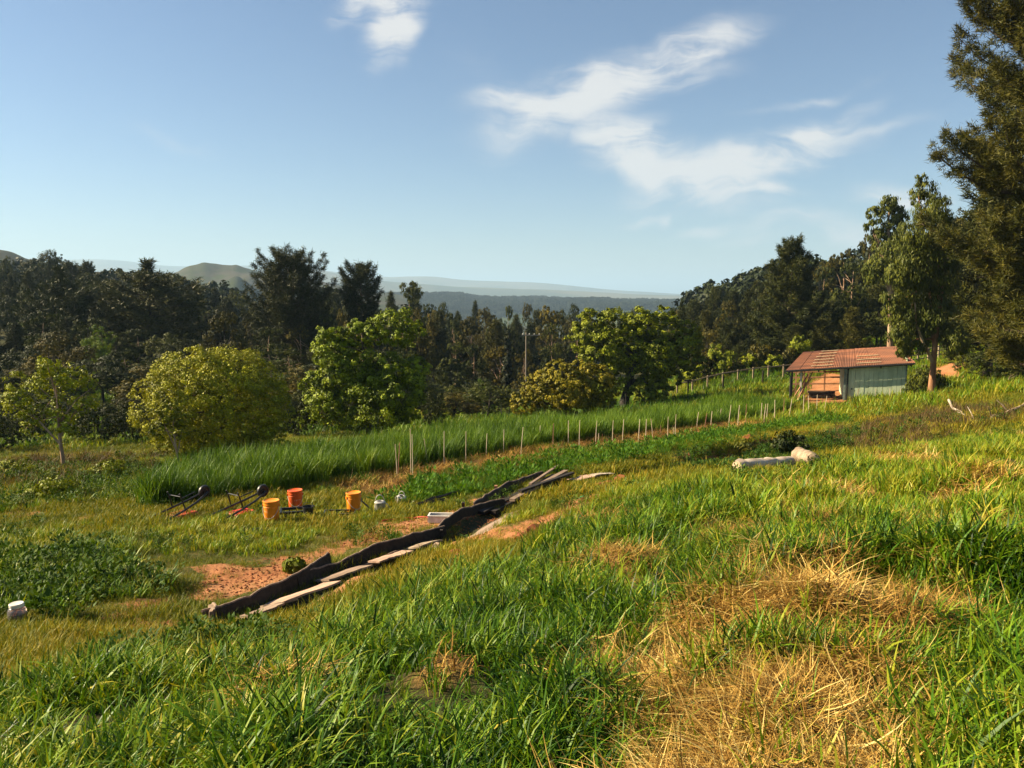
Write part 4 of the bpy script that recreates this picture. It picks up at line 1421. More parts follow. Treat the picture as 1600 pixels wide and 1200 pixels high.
# dark thicket bushes filling the shade right behind the strip
bl_ = blobset(18, 4.4, 4.6, 4.6, 2.0, 44)
T['thicket'] = (trunk_mesh('thicket_trunk', .12, (.2, 0, 6), bl_, 'bark_dark', 6, .1), crown_mesh('thicket_crown', bl_, 24000, .2, 'forest_leaf', clump=.22))
for (px, D, top, wd, lab) in [(-30, 33, 640, 80, 'dark thicket bush at the far left edge behind the young tree'), (30, 35, 650, 60, 'dark thicket bush left of the open young tree'), (140, 35, 655, 70, 'dark thicket bush right of the open young tree'),
                              (200, 36, 640, 60, 'dark thicket bush touching the left of the round bush'), (462, 37, 615, 52, 'dark thicket bush between the round bush and light green tree'), (672, 39, 618, 46, 'dark thicket bush right of the light green tree'),
                              (700, 60, 600, 60, 'dark thicket bush behind the valley meadow'), (745, 62, 590, 56, 'dark thicket bush beside the valley fence'), (790, 58, 600, 44, 'dark thicket bush left of the rust bush'),
                              (1508, 50, 540, 60, 'dark thicket bush right of the gum trunk'), (1552, 44, 548, 70, 'dark thicket bush under the large pine'), (1605, 40, 552, 70, 'dark thicket bush at the right edge under the large pine')]:
    plant('thicket', px, D, top, wd, lab, 'thicket bushes in the shade', 'thicket_bush', 'bush')

# shrubs along the pasture fence
for i, (px, py, r_) in enumerate([(1088, 596, 20), (1104, 588, 22), (1128, 590, 20), (1150, 584, 17), (1170, 586, 15), (1188, 580, 17), (1208, 578, 20), (1230, 576, 18), (1250, 572, 20)]):
    D = 63
    x0 = (px - 800) / F * D
    if i == 0:
        T['shrub'] = (trunk_mesh('shrub_trunk', .05, (0, 0, .8), [(0, 0, .8, .5, .5, .5)], 'bark', 4), crown_mesh('shrub_crown', [(0, 0, .7, .8, .8, .6), (.4, .2, .9, .5, .5, .4), (-.45, 0, .8, .5, .5, .45)], 3600, .11, 'forest_warm', clump=.3))
        T['shrub2'] = (T['shrub'][0], crown_mesh('shrub2_crown', [(0, 0, .7, .8, .8, .6), (.3, .2, 1.0, .5, .5, .4), (-.4, 0, .7, .5, .5, .45)], 3600, .11, 'oak_leaf', clump=.3))
    s = r_ * D / F / .75
    make_tree('shrub', (x0, D, hz1(x0, D)), T['shrub' if i % 2 else 'shrub2'],
              'rounded olive shrub behind the pasture fence' if i % 2 else 'rounded yellow-green shrub behind the pasture fence', 'shrub', 'shrubs behind the pasture fence', (s, s, s * (1.0 + .3 * (i % 3))), i * 1.3)
# low shrubs in the ditch and at the left edge
for (px, py, r_, mat, lab) in [(1238, 695, 26, 'weed', 'grey-green leafy shrub in the ditch beside the bark log'), (1165, 705, 22, 'weed', 'dark low shrub in the ditch behind the pale log'),
                               (85, 762, 34, 'weed', 'dark rounded shrub at the left below the young tree'), (170, 735, 24, 'weed', 'low green shrub behind the dark one on the left'),
                               (25, 735, 26, 'weed', 'spreading green shrub at the far left'), (460, 885, 16, 'weed', 'small leafy shrub beside the curved edging board')]:
    g = G(px, py + r_ * .6)
    k = g[1] / F
    bl = [(0, 0, r_ * k * .7, r_ * k, r_ * k, r_ * k * .7), (r_ * k * .6, 0, r_ * k * .5, r_ * k * .7, r_ * k * .7, r_ * k * .5), (-r_ * k * .6, .1, r_ * k * .5, r_ * k * .7, r_ * k * .7, r_ * k * .5)]
    make_tree('shrub', g, (trunk_mesh('shrub_stem', .02, (0, 0, r_ * k * .8), bl, 'bark', 5), crown_mesh('shrub_leaves', bl, 3200, .07, 'forest_leaf' if px > 1000 else 'oak_leaf', clump=.35)), lab, 'shrub')

# --- far wood on the ridge and valley sides: nobody could count these
FARB = [fast_mesh('far_tree%d' % i, *(lambda q: (q[0], q[1]))(blob_leaves(blobset(7, 3.6, 2.8, 4.5, 2.4, 30 + i), 2600, .62, per=26)), mats=['forest_leaf']) for i in range(3)]
_, RX, RY, RZ = wo[0]
sel = RNG.random(len(RX)) < 2
n = 26000
ii = RNG.integers(0, len(RX), n)
cols_ = 260
jx = np.clip(ii + 1, 0, len(RX) - 1)
fx = RX[ii] + RNG.normal(0, 5, n)
fy = RY[ii] + RNG.normal(0, 18, n)
fz = RZ[ii] - 1.0
okm = (fbm(fx, fy, .004, 3) > -.75) & (RY[ii] < 2150) & (RZ[ii] > -60)
fx, fy, fz = fx[okm], fy[okm], fz[okm]
m_ = len(fx)
scatter('far_woodland', 'distant blue-green woodland covering the hazy ridge', 'woodland', np.stack([fx, fy, fz], 1),
        np.stack([np.zeros(m_), np.zeros(m_), RNG.random(m_) * 6.28], 1), np.stack([1.0 + 1.0 * RNG.random(m_)] * 3, 1), RNG.random(m_) * .3, FARB)
x, y = sector_points(9000, 155, 900, 40, .6)
topz = h(x, y) + 13
rowpx = 460 - topz / y * F
keep = (fbm(x, y, .01, 3) > -.6) & (rowpx > np.interp(800 + x / y * F, [a for a, _ in SKY], [b for _, b in SKY]) + 4)
x, y = x[keep], y[keep]
put('valley_woodland', 'mass of distant trees filling the valley below the ridge', 'woodland', x, y, FARB, (1.0, 1.9), .1, .15, tilt=0)

# ================================================================== shed
O = np.array([16.05, 46.0, -6.12])
EX, EY = Vector((.955, -.297, 0)), Vector((.297, .955, 0))
shed = empty('shed', O, math.atan2(-.297, .955), 'low shed with rusty red roof and pale green board wall, open bay at left', 'shed')
FL, FR, BR_, BL_ = Vector((0, -.12, 1.72)), Vector((6.78, -.12, 2.34)), Vector((6.35, 3.5, 3.02)), Vector((1.10, 3.5, 2.56))


def roofp(u, v, dz=0.0):
    return FL.lerp(FR, u).lerp(BL_.lerp(BR_, u), v) + Vector((0, 0, dz))


NS = 9
for i in range(NS):
    m = MB()
    u0, u1 = i / NS, (i + 1) / NS + .004
    nc, nr = 16, 6
    dzs = .012 * (i % 2) + random.uniform(-.004, .004)
    vs = []
    for side in (0, -.02):
        for a in range(nc + 1):
            for b in range(nr + 1):
                u, v = u0 + (u1 - u0) * a / nc, b / nr
                vs.append(roofp(u, v * (1 + random.choice((0, 0, 0)) * .01), dzs + side + .014 * math.sin(a * PI) + .012 * math.cos(a * PI)))
    fs = []
    q = (nc + 1) * (nr + 1)
    for a in range(nc):
        for b in range(nr):
            p = a * (nr + 1) + b
            fs.append((p, p + nr + 1, p + nr + 2, p + 1))
            fs.append((q + p, q + p + 1, q + p + nr + 2, q + p + nr + 1))
    for a in range(nc):
        p = a * (nr + 1)
        fs.append((p, q + p, q + p + nr + 1, p + nr + 1))
    m.add(vs, fs)
    m.build('roof_sheet', 'rust_roof', shed)
for (ua, ub, rows) in ((.20, .375, (.10, .27, .44, .61, .78, .93)), (.56, .755, (.10, .30, .50))):
    for j, v in enumerate(rows):
        jt = random.uniform(-.012, .012)
        a, b = roofp(ua + jt, v, .05), roofp(ub + jt, v, .05)
        MB().beam(a, b, .12, .02).build('pale_roof_strip', 'roof_pale', shed)
eave = lambda lx: 1.72 + .0915 * lx
nb_ = 13
for i in range(nb_):
    xa, xb = 3.30 + i * 3.15 / nb_, 3.30 + (i + 1) * 3.15 / nb_ - .012
    z1 = eave((xa + xb) / 2) - .06
    MB().box(((xa + xb) / 2, .14 + random.uniform(-.008, .008), z1 / 2 - .15), (xb - xa, .03, z1 + .3)).build('wall_board', 'wall_green', shed)
for i in range(10):
    ya = .16 + i * .32
    z1 = eave(3.25) + (ya / 3.4) * .8 - .1
    MB().box((3.27, ya + .155, z1 / 2 - .15), (.03, .308, z1 + .3)).build('wall_board', 'wall_green', shed)
MB().box((6.45, 1.8, 1.2), (.03, 3.2, 2.7)).build('side_wall', 'wall_green', shed)
MB().box((4.87, 3.36, 1.2), (3.1, .03, 2.6)).build('back_wall', 'wall_green', shed)
MB().box((3.38, .08, .85), (.07, .05, 2.2)).build('door_frame', 'trim_dark', shed)
MB().box((3.23, .09, .85), (.11, .06, 2.2)).build('corner_post', 'trim_green', shed)
MB().box((6.42, .10, 1.0), (.07, .05, 2.5)).build('corner_post', 'trim_green', shed)
MB().box((3.62, .105, .72), (.07, .03, .09)).build('door_latch', 'trim_dark', shed)
MB().beam(FL + Vector((.02, .06, -.08)), FR + Vector((0, .06, -.08)), .05, .10).build('eave_board', 'trim_dark', shed)
gut = MB().beam(FL + Vector((-.05, -.05, -.05)), FR + Vector((0, -.05, -.05)), .09, .07)
gut.build('gutter', 'grey_metal', shed)
MB().tube([(-.03, -.06, 1.66), (.0, -.02, 1.52), (.22, .08, 1.42), (.27, .10, 1.3), (.27, .10, -.1)], .035, 8).build('downpipe', 'grey_metal', shed)
for (lx, ly, w_, mt, tp) in ((.36, .14, .10, 'trim_dark', 1.66), (.62, .9, .08, 'timber_warm', 1.9), (.86, .14, .10, 'post_white', 1.74), (1.15, 2.2, .08, 'trim_dark', 2.2),
                             (1.45, 3.3, .09, 'timber_warm', 2.45), (2.4, 3.3, .09, 'timber_warm', 2.5), (1.1, 1.6, .07, 'timber_warm', 2.0), (.95, 1.2, .06, 'trim_dark', 1.9)):
    MB().box((lx, ly, tp / 2 - .1), (w_, w_, tp + .2)).build('post', mt, shed)
for v in (.06, .35, .65, .94):
    a, b = roofp(.01, v, -.09), roofp(.99, v, -.09)
    MB().beam(a, b, .06, .10).build('purlin', 'trim_dark', shed)
for u in (.02, .26, .5, .75, .98):
    MB().beam(roofp(u, .02, -.20), roofp(u, .98, -.20), .05, .10).build('rafter', 'trim_dark', shed)


def toshed(lx, ly, lz):
    p = Vector(O) + EX * lx + EY * ly
    return (p.x, p.y, O[2] + lz)


for i, (a, b, r_) in enumerate([((.45, -.1, .05), (1.25, .35, 1.45), .035), ((.6, .0, .02), (1.45, .4, 1.25), .03), ((.35, .2, .3), (1.05, .3, 1.55), .03), ((.7, -.15, .0), (1.15, .3, 1.0), .035), ((.9, .1, .3), (1.5, .5, 1.6), .03)]):
    A_, B_ = toshed(*a), toshed(*b)
    o = MB().beam(A_, B_, r_ * 2, r_ * 1.4).build('leaning_timber', 'timber_warm')
    tag(o, 'rough brown timber leaning against the posts in the open shed bay', 'timber', 'timbers leaning in the shed bay')
for z_ in (.55, .95, 1.3):
    MB().beam((.4, 3.28, z_), (3.25, 3.28, z_ + .12), .05, .10).build('back_rail', 'timber_warm', shed)
# added timber stack, standing in for the post shadows in the bay
for i in range(9):
    lv, k = divmod(i, 3)
    a = toshed(1.35 + random.uniform(-.1, .1), .9 + k * .22 + random.uniform(-.03, .03), .10 + lv * .13)
    b = toshed(2.85 + random.uniform(-.25, .1), 1.0 + k * .22 + random.uniform(-.03, .03), .12 + lv * .13)
    o = MB().beam(a, b, .16, .09).build('shadow_timber', 'timber_warm' if i % 3 else 'bark_dark')
    tag(o, 'rough timber of an added stack standing in for post shadows in the shed bay', 'timber', 'added timbers standing in for post shadows')

# ================================================================== small things on the field
b_at = lambda px, py: G(px, py, 5)


def bucket(px, py, mat, label, rz=0.0, lean=0.0, label_side=None, s=1.0):
    g = b_at(px, py)
    e = empty('bucket', g, rz, label, 'bucket', 'plastic buckets on the turf')
    e.rotation_euler = (lean, lean * .5, rz)
    e.scale = (s, s, s * 1.12)
    e.location.z += .05
    MB().lathe([(.132, 0), (.138, .01), (.148, .27), (.153, .275), (.153, .285), (.147, .29), (.149, .315), (.156, .32), (.156, .333), (.149, .336), (.151, .36), (.158, .365), (.158, .378), (.150, .38), (.145, .372), (.128, .02), (.0, .018)], 28, close=False).build('shell', mat, e, True)
    MB().lathe([(0, .365), (.143, .365), (.160, .362), (.160, .384), (.150, .390), (.138, .380), (0, .378)], 28, close=False).build('lid', mat, e, True)
    hp = [(.158 * math.cos(t), -.158 * math.sin(t) * .35 - .15 * abs(math.sin(t)), .30 - .20 * math.sin(t)) for t in np.linspace(0, PI, 13)]
    MB().tube(hp, .004, 6).build('handle', 'galvanised', e)
    for sx in (-1, 1):
        MB().box((sx * .16, 0, .30), (.02, .045, .05)).build('handle_lug', mat, e)
    if label_side is not None:
        vs, fs = [], []
        for k, a in enumerate(np.linspace(label_side - .5, label_side + .5, 9)):
            for z, r_ in ((.09, .1395), (.22, .1455)):
                vs.append((r_ * math.cos(a), r_ * math.sin(a), z))
        for k in range(8):
            fs.append((2 * k, 2 * k + 2, 2 * k + 3, 2 * k + 1))
        MB().add(vs, fs).build('paper_label', 'label_paper', e)
    return e


bucket(425, 819, 'orange_plastic', 'orange bucket with worn paper label, nearest of the buckets', 0, label_side=-2.4)
bucket(553, 804, 'orange_plastic', 'orange bucket beside the metal watering can, behind a black tray', .6)
bucket(462, 799, 'orange_red_plastic', 'red-orange bucket behind the black crate', .3, label_side=-1.2)


def watering_can(px, py, label, s, lean, spout_az):
    g = b_at(px, py)
    e = empty('watering_can', g, 0, label, 'watering can', 'metal watering cans')
    e.rotation_euler = (lean[0], lean[1], spout_az)
    e.scale = (s, s, s)
    MB().lathe([(.12, 0), (.125, .005), (.125, .02), (.12, .025), (.118, .26), (.122, .265), (.122, .28), (.10, .30), (.06, .305), (.055, .30), (.09, .285), (.108, .26), (.11, .03), (0, .028)], 24, close=False).build('body', 'galvanised', e, True)
    MB().tube([(.10, 0, .05), (.20, 0, .12), (.32, 0, .22), (.40, 0, .29)], [.026, .022, .017, .014], 10).build('spout', 'grey_metal' if s > .9 else 'galvanised', e, True)
    q = MB()
    q.tube([(.395, 0, .285), (.43, 0, .318)], [.016, .04], 12)
    q.build('rose', 'grey_metal', e, True)
    MB().tube([(.10 * math.cos(t), 0, .28 + .16 * math.sin(t)) for t in np.linspace(0, PI, 11)], .009, 8).build('top_handle', 'galvanised', e, True)
    MB().tube([(-.115, 0, .06), (-.18, 0, .10), (-.20, 0, .17), (-.16, 0, .24), (-.11, 0, .26)], .008, 8).build('side_handle', 'galvanised', e, True)
    return e


watering_can(594, 804, 'grey galvanised watering can with dark spout pointing left', 1.0, (0, 0), PI - .1)
watering_can(626, 791, 'narrow pale metal can leaning at the crop edge, right of the watering can', .86, (.1, .22), -.5)


def crate(px, py, size, rz, mat, label, name='crate', cat='crate', slots=True, wall=.018, group=None):
    g = b_at(px, py)
    e = empty(name, g, rz, label, cat, group)
    sx, sy, sz = size
    MB().box((0, 0, wall / 2 + .01), (sx, sy, wall)).build('base', mat, e)
    for (cx, cy_, lx, ly) in ((0, -sy / 2, sx, wall), (0, sy / 2, sx, wall), (-sx / 2, 0, wall, sy), (sx / 2, 0, wall, sy)):
        m = MB()
        if slots:
            for z in (.14, .5, .88):
                m.box((cx, cy_, sz * z), (lx + wall, ly + .0001, sz * .22))
            for t in (-.48, -.16, .16, .48):
                m.box((cx + (t * sx if lx > ly else 0), cy_ + (t * sy if ly > lx else 0), sz / 2), ((.03 if lx > ly else wall * .7), (.03 if ly > lx else wall * .7), sz * .96))
        else:
            m.box((cx, cy_, sz / 2), (lx + wall, ly, sz))
        m.build('side_panel', mat, e)
    MB().box((0, -sy / 2 - .008, sz), (sx + .05, .03, .02)).box((0, sy / 2 + .008, sz), (sx + .05, .03, .02)).box((-sx / 2 - .008, 0, sz), (.03, sy - .01, .02)).box((sx / 2 + .008, 0, sz), (.03, sy - .01, .02)).build('rim', mat, e)
    return e


crate(458, 810, (.46, .32, .18), .25, 'black_plastic', 'black slotted plastic crate between the orange buckets')
crate(531, 807, (.62, .30, .09), .08, 'black_plastic', 'long shallow black tray on the turf left of the second orange bucket', 'seed_tray', 'tray')
crate(402, 833, (.14, .12, .07), .3, 'black_plastic', 'tiny black pot tray in front of the nearest bucket', 'plant_pot_tray', 'tray', slots=False)
crate(690, 815, (.46, .20, .13), -.06, 'white_plastic', 'whitish plastic box lying on the red soil by the red hose', 'plastic_box', 'box', slots=False)
g = b_at(482, 809)
e = empty('pail', g, 0, 'black pail standing against the black crate', 'pail')
MB().lathe([(.085, 0), (.11, .22), (.118, .225), (.118, .24), (.108, .24), (.082, .02), (0, .02)], 20, close=False).build('shell', 'black_plastic', e, True)
MB().tube([(.112 * math.cos(t), 0, .23 + .09 * math.sin(t)) for t in np.linspace(0, PI, 9)], .004, 6).build('handle', 'grey_metal', e)


def wheelbarrow(px, py, rz, label, mat):
    """overturned: tray upside down, handles and legs in the air"""
    g = b_at(px, py)
    g[2] += .03
    e = empty('wheelbarrow', g, rz, label, 'wheelbarrow', 'overturned wheelbarrows by the tall strip')
    e.scale = (.86, .86, .86)
    m = MB()
    vs = []
    for z, sx, sy in ((-.14, .38, .30), (.05, .26, .20)):
        vs += [(-sx, -sy, z), (sx, -sy, z), (sx, sy, z), (-sx, sy, z)]
    m.add(vs, [(0, 1, 5, 4), (1, 2, 6, 5), (2, 3, 7, 6), (3, 0, 4, 7), (4, 5, 6, 7)])
    m.build('tray', mat, e)
    for sy in (-1, 1):
        MB().tube([(.72, sy * .06, .40), (.30, sy * .17, .26), (-.15, sy * .24, .15), (-.75, sy * .29, .02)], .026, 8).build('handle', 'black_plastic', e)
        MB().tube([(-.10, sy * .24, .20), (-.18, sy * .22, .50), (-.22, sy * .22, .58)], .018, 8).build('leg', 'black_plastic', e)
    MB().tube([(-.18, -.22, .50), (-.18, .22, .50)], .015, 8).tube([(-.18, -.22, .46), (.25, -.18, .52)], .015, 8).build('leg_brace', 'black_plastic', e)
    w_ = MB()
    w_.lathe([(.03, -.03), (.05, -.05), (.06, -.02), (.11, -.02), (.125, -.04), (.155, -.03), (.165, 0), (.155, .03), (.125, .04), (.11, .02), (.06, .02), (.05, .05), (.03, .03)], 20)
    w_.v = [(.66 + a, c, .42 + b) for a, b, c in w_.v]
    wh = w_.build('wheel', 'black_plastic', e, True)
    return e


wheelbarrow(285, 806, 1.05, 'black overturned wheelbarrow, the left one beside the tall strip', 'tray_red')
wheelbarrow(376, 804, .95, 'overturned wheelbarrow with bright red tray, right of the other one', 'red_plastic')

# glass jar
g = b_at(28, 975)
g[2] += .03
e = empty('glass_jar', g, .2, 'glass jar with rusty brown contents and white lid in the left weeds', 'jar')
e.scale = (1.05, 1.05, 1.05)
MB().lathe([(.062, 0), (.078, .008), (.084, .03), (.084, .11), (.074, .135), (.056, .148), (.056, .165)], 28).build('glass', 'jar_glass', e, True)
MB().lathe([(.0, .008), (.070, .01), (.077, .03), (.077, .085), (0, .092)], 24, close=False).build('contents', 'jar_content', e, True)
MB().lathe([(.0, .168), (.050, .168), (.064, .150), (.066, .152), (.066, .182), (.060, .187), (.050, .183), (0, .183)], 28, close=False).build('lid', 'white_plastic', e, True)


# edging boards and the board pile along the trench
def edging(pxs, hgt, thick, lean, mat, label, name='edging_board', cat='board', group=None, wob=.006):
    pts = np.array([G(a, b, 4) for a, b in pxs])
    t = np.linspace(0, len(pts) - 1, max(10, len(pts) * 6))
    q = np.stack([np.interp(t, np.arange(len(pts)), pts[:, i]) for i in range(3)], 1)
    for _ in range(3):
        q[1:-1, :2] = (q[:-2, :2] + 2 * q[1:-1, :2] + q[2:, :2]) / 4
    q[:, 2] = h(q[:, 0], q[:, 1])
    tg = np.gradient(q[:, :2], axis=0)
    tg /= np.linalg.norm(tg, axis=1)[:, None]
    nl = np.stack([-tg[:, 1], tg[:, 0]], 1)
    org = q[0].copy()
    vs, fs = [], []
    for i in range(len(q)):
        hh = hgt[0] + (hgt[1] - hgt[0]) * i / (len(q) - 1) + wob * math.sin(i * .8) * .5 + random.uniform(-.004, .004)
        off = nl[i] * lean + nl[i] * wob * math.sin(i * .45) * 3
        b0 = q[i]
        for (dx, dz) in ((0, -.06), (thick, -.06), (thick, hh), (0, hh - .004)):
            o_ = nl[i] * dx + (off if dz > 0 else 0)
            vs.append((b0[0] + o_[0] - org[0], b0[1] + o_[1] - org[1], b0[2] + dz - org[2]))
    for i in range(len(q) - 1):
        for k in range(4):
            k2 = (k + 1) % 4
            fs.append((i * 4 + k, i * 4 + k2, i * 4 + 4 + k2, i * 4 + 4 + k))
    fs.append((3, 2, 1, 0))
    L_ = (len(q) - 1) * 4
    fs.append((L_, L_ + 1, L_ + 2, L_ + 3))
    o = MB().add(vs, fs).build(name, mat)
    o.location = tuple(org)
    top = MB().tube([(vs[4 * i + 2][0], vs[4 * i + 2][1], vs[4 * i + 2][2] + .004) for i in range(len(q))], .016, 6).build('top_edge', 'board_weathered', o)  # added paler batten that paints the sunlit upper edge of the board
    return tag(o, label, cat, group)


edging([(326, 974), (360, 966), (405, 950), (450, 930), (490, 908), (521, 886)], (.13, .21), .03, .05, 'board_dark', 'long curved weathered board standing on edge at the near end of the trench', group='edging boards of the trench')
edging([(470, 920), (520, 900), (560, 884), (610, 864), (650, 850), (700, 838)], (.16, .17), .03, .05, 'board_dark', 'dark warped board standing on edge in the middle of the trench', group='edging boards of the trench')
edging([(560, 893), (600, 876), (650, 862), (690, 856)], (.07, .07), .03, -.05, 'board_weathered', 'thin low board strip lying inside the middle of the trench', group='edging boards of the trench')
edging([(690, 838), (712, 818), (745, 803), (790, 792)], (.17, .16), .03, .03, 'board_dark', 'dark board edging where the red hose crosses the trench', group='edging boards of the trench')
edging([(745, 800), (780, 778), (820, 760), (850, 750)], (.18, .22), .04, .03, 'board_dark', 'tall dark board at the far end of the trench', group='edging boards of the trench')
edging([(322, 966), (326, 976)], (.16, .14), .05, .03, 'board_weathered', 'short end piece closing the near end of the trench', name='edging_board', group='edging boards of the trench')


def slab(px, py, L_, W_, rz, mat, label, tk=.025, rag=.025, tilt=0.0, zo=.03, name='loose_board', cat='board', group='loose boards lying in the trench'):
    g = b_at(px, py)
    g[:2] += (.13, -.11)
    g[2] = float(_h0(g[0], g[1])[0]) - .035
    hz1 = lambda a, b: float(_h0(a, b)[0])
    n = 10
    vs, fs = [], []
    top = []
    for k in range(n + 1):
        x_ = -L_ / 2 + L_ * k / n
        top.append((x_, -W_ / 2 + random.uniform(-rag, rag)))
    for k in range(n + 1):
        x_ = L_ / 2 - L_ * k / n
        top.append((x_, W_ / 2 + random.uniform(-rag, rag)))
    m_ = len(top)
    wv = [.02 * math.sin(a * 4 + px) for a, b in top]
    vs = [(a, b, tk + w2_) for (a, b), w2_ in zip(top, wv)] + [(a, b, w2_) for (a, b), w2_ in zip(top, wv)]
    for k in range(n):
        fs.append((k, k + 1, m_ - 2 - k, m_ - 1 - k))
        fs.append((m_ + m_ - 1 - k, m_ + m_ - 2 - k, m_ + k + 1, m_ + k))
    for k in range(m_):
        k2 = (k + 1) % m_
        fs.append((k, m_ + k, m_ + k2, k2))
    o = MB().add(vs, fs).build(name, mat)
    o.location = (g[0], g[1], g[2] + zo)
    # follow the slope along the board
    dz = hz1(g[0] + math.cos(rz) * .4, g[1] + math.sin(rz) * .4) - hz1(g[0] - math.cos(rz) * .4, g[1] - math.sin(rz) * .4)
    dw = hz1(g[0] - math.sin(rz) * .2, g[1] + math.cos(rz) * .2) - hz1(g[0] + math.sin(rz) * .2, g[1] - math.cos(rz) * .2)
    o.rotation_mode = 'XYZ'
    o.rotation_euler = (math.atan(dw / .4) + tilt, -math.atan(dz / .8), rz)
    return tag(o, label, cat, group)


slab(455, 948, 1.25, .30, 1.05, 'board_pink', 'broad pale pinkish board lying in the near end of the trench')
slab(395, 972, .55, .26, 1.0, 'board_weathered', 'short rough grey-brown board nearest the trench end')
slab(528, 913, .90, .30, 1.0, 'board_weathered', 'cracked brown board lying beyond the broad pinkish one', zo=.04)
slab(425, 957, .5, .06, .9, 'dead_wood', 'narrow splintered batten across the near boards', rag=.01, zo=.06)
slab(600, 880, .8, .22, 1.05, 'board_pink', 'small pink-brown board in the middle of the trench')
slab(655, 858, .7, .25, 1.1, 'dead_wood', 'pale flat board where the trench bends')
slab(762, 822, 1.3, .34, 1.05, 'board_weathered', 'wide ribbed brown board on the turf right of the whitish box')
slab(820, 797, 1.6, .16, 1.05, 'board_weathered', 'long narrow brown board following the far trench')
slab(845, 778, 1.5, .2, 1.0, 'board_pink', 'reddish plank end among the far board pile')
slab(905, 757, 1.1, .35, .9, 'board_pink', 'torn cardboard-coloured sheet at the far end of the trench', tk=.015)
slab(932, 752, .7, .22, .6, 'pale_log', 'whitish torn sheet beside the far cardboard piece', tk=.015, zo=.05)
for i, (a, b, w_, t_, lab) in enumerate([((752, 806), (868, 748), .14, .06, 'dark plank topping the far timber pile'), ((770, 808), (862, 758), .12, .08, 'black plank on the shaded side of the far timber pile'),
                                          ((800, 790), (884, 745), .12, .06, 'grey edged plank along the back of the timber pile'), ((812, 778), (895, 750), .10, .05, 'thin dark plank at the right of the timber pile'),
                                          ((828, 768), (872, 739), .07, .04, 'pale-edged lath sticking out of the timber pile')]):
    A_, B_ = b_at(*a), b_at(*b)
    A_[2] += .06 + .03 * i
    B_[2] += .10 + .03 * i
    o = MB().beam(Vector(A_) - Vector(A_), Vector(B_) - Vector(A_), w_, t_).build('plank', 'board_dark' if i in (0, 1, 3) else 'board_weathered')
    o.location = tuple(A_)
    tag(o, lab, 'plank', 'planks of the far timber pile')
for (px, py, hh, w_, lab) in [(724, 801, .22, .06, 'short dark wooden peg by the red hose'), (877, 762, .28, .07, 'short brown post in the far timber pile'), (775, 775, .25, .07, 'short brown post at the crop corner'), (690, 845, .2, .05, 'broken peg standing in the trench bend')]:
    g = b_at(px, py)
    o = MB().box((0, 0, hh / 2 - .05), (w_, w_, hh + .1), Matrix.Rotation(.1, 3, 'X')).build('short_post', 'board_dark' if px < 730 else 'timber_warm')
    o.location = tuple(g)
    tag(o, lab, 'post')


def hose(pxs, r_, mat, label, name='hose', cat='hose', group=None, lift=.03, wig=.0):
    pts = np.array([b_at(a, b) for a, b in pxs])
    t = np.linspace(0, len(pts) - 1, max(14, len(pts) * 6))
    q = np.stack([np.interp(t, np.arange(len(pts)), pts[:, i]) for i in range(3)], 1)
    for _ in range(2):
        q[1:-1, :2] = (q[:-2, :2] + 2 * q[1:-1, :2] + q[2:, :2]) / 4
    q[:, 0] += wig * np.sin(t * 2.1)
    q[:, 2] = h(q[:, 0], q[:, 1]) + lift
    org = q[0].copy()
    o = MB().tube([p - org for p in q], r_, 8).build(name, mat, None, True)
    o.location = tuple(org)
    return tag(o, label, cat, group)


hose([(597, 816), (640, 811), (675, 812)], .014, 'hose_red', 'red hose running left from the whitish box over the soil')
hose([(722, 806), (735, 803), (752, 802)], .02, 'hose_red', 'short bright red hose piece beside the dark peg')
hose([(878, 787), (895, 779), (912, 778)], .014, 'hose_green', 'green hose lying on the orange ditch soil')
hose([(1000, 733), (1008, 738), (1014, 745), (1020, 751)], .016, 'hose_green', 'bright green hose end at the brink of the bank')
for i in range(11):
    a = (565 + 8 * i + random.uniform(-6, 6), 812 - 1.3 * i + random.uniform(-2, 2))
    b = (650 + 9 * i * .9 + random.uniform(-10, 10), 797 - 2.3 * i + random.uniform(-2, 2))
    hose([a, ((a[0] + b[0]) / 2, (a[1] + b[1]) / 2 + random.uniform(-2, 2)), b], .014, 'pipe_black', 'black drip pipe in the tangled bundle beside the bare soil', 'drip_pipe', 'pipe', 'black drip pipes', lift=.02 + .012 * i, wig=.05)
# white shoe pair left on the sheet
for dx, lab in ((0, 'white shoe with dark opening at the far end of the trench'), (9, 'white and black shoe right of its pair at the far trench end')):
    g = b_at(925 + dx, 749)
    e = empty('shoe', g + np.array([0, 0, .05]), .5, lab, 'shoe')
    MB().lathe([(.0, 0), (.05, 0), (.055, .02), (.05, .03), (0, .03)], 14, close=False).build('sole', 'white_plastic', e).scale = (2.2, .9, 1)
    q = MB().lathe([(.05, .03), (.048, .07), (.03, .10), (.026, .10), (.0, .06)], 14, close=False).build('upper', 'dark_cloth' if dx else 'white_plastic', e, True)
    q.scale = (1.9, .9, 1)

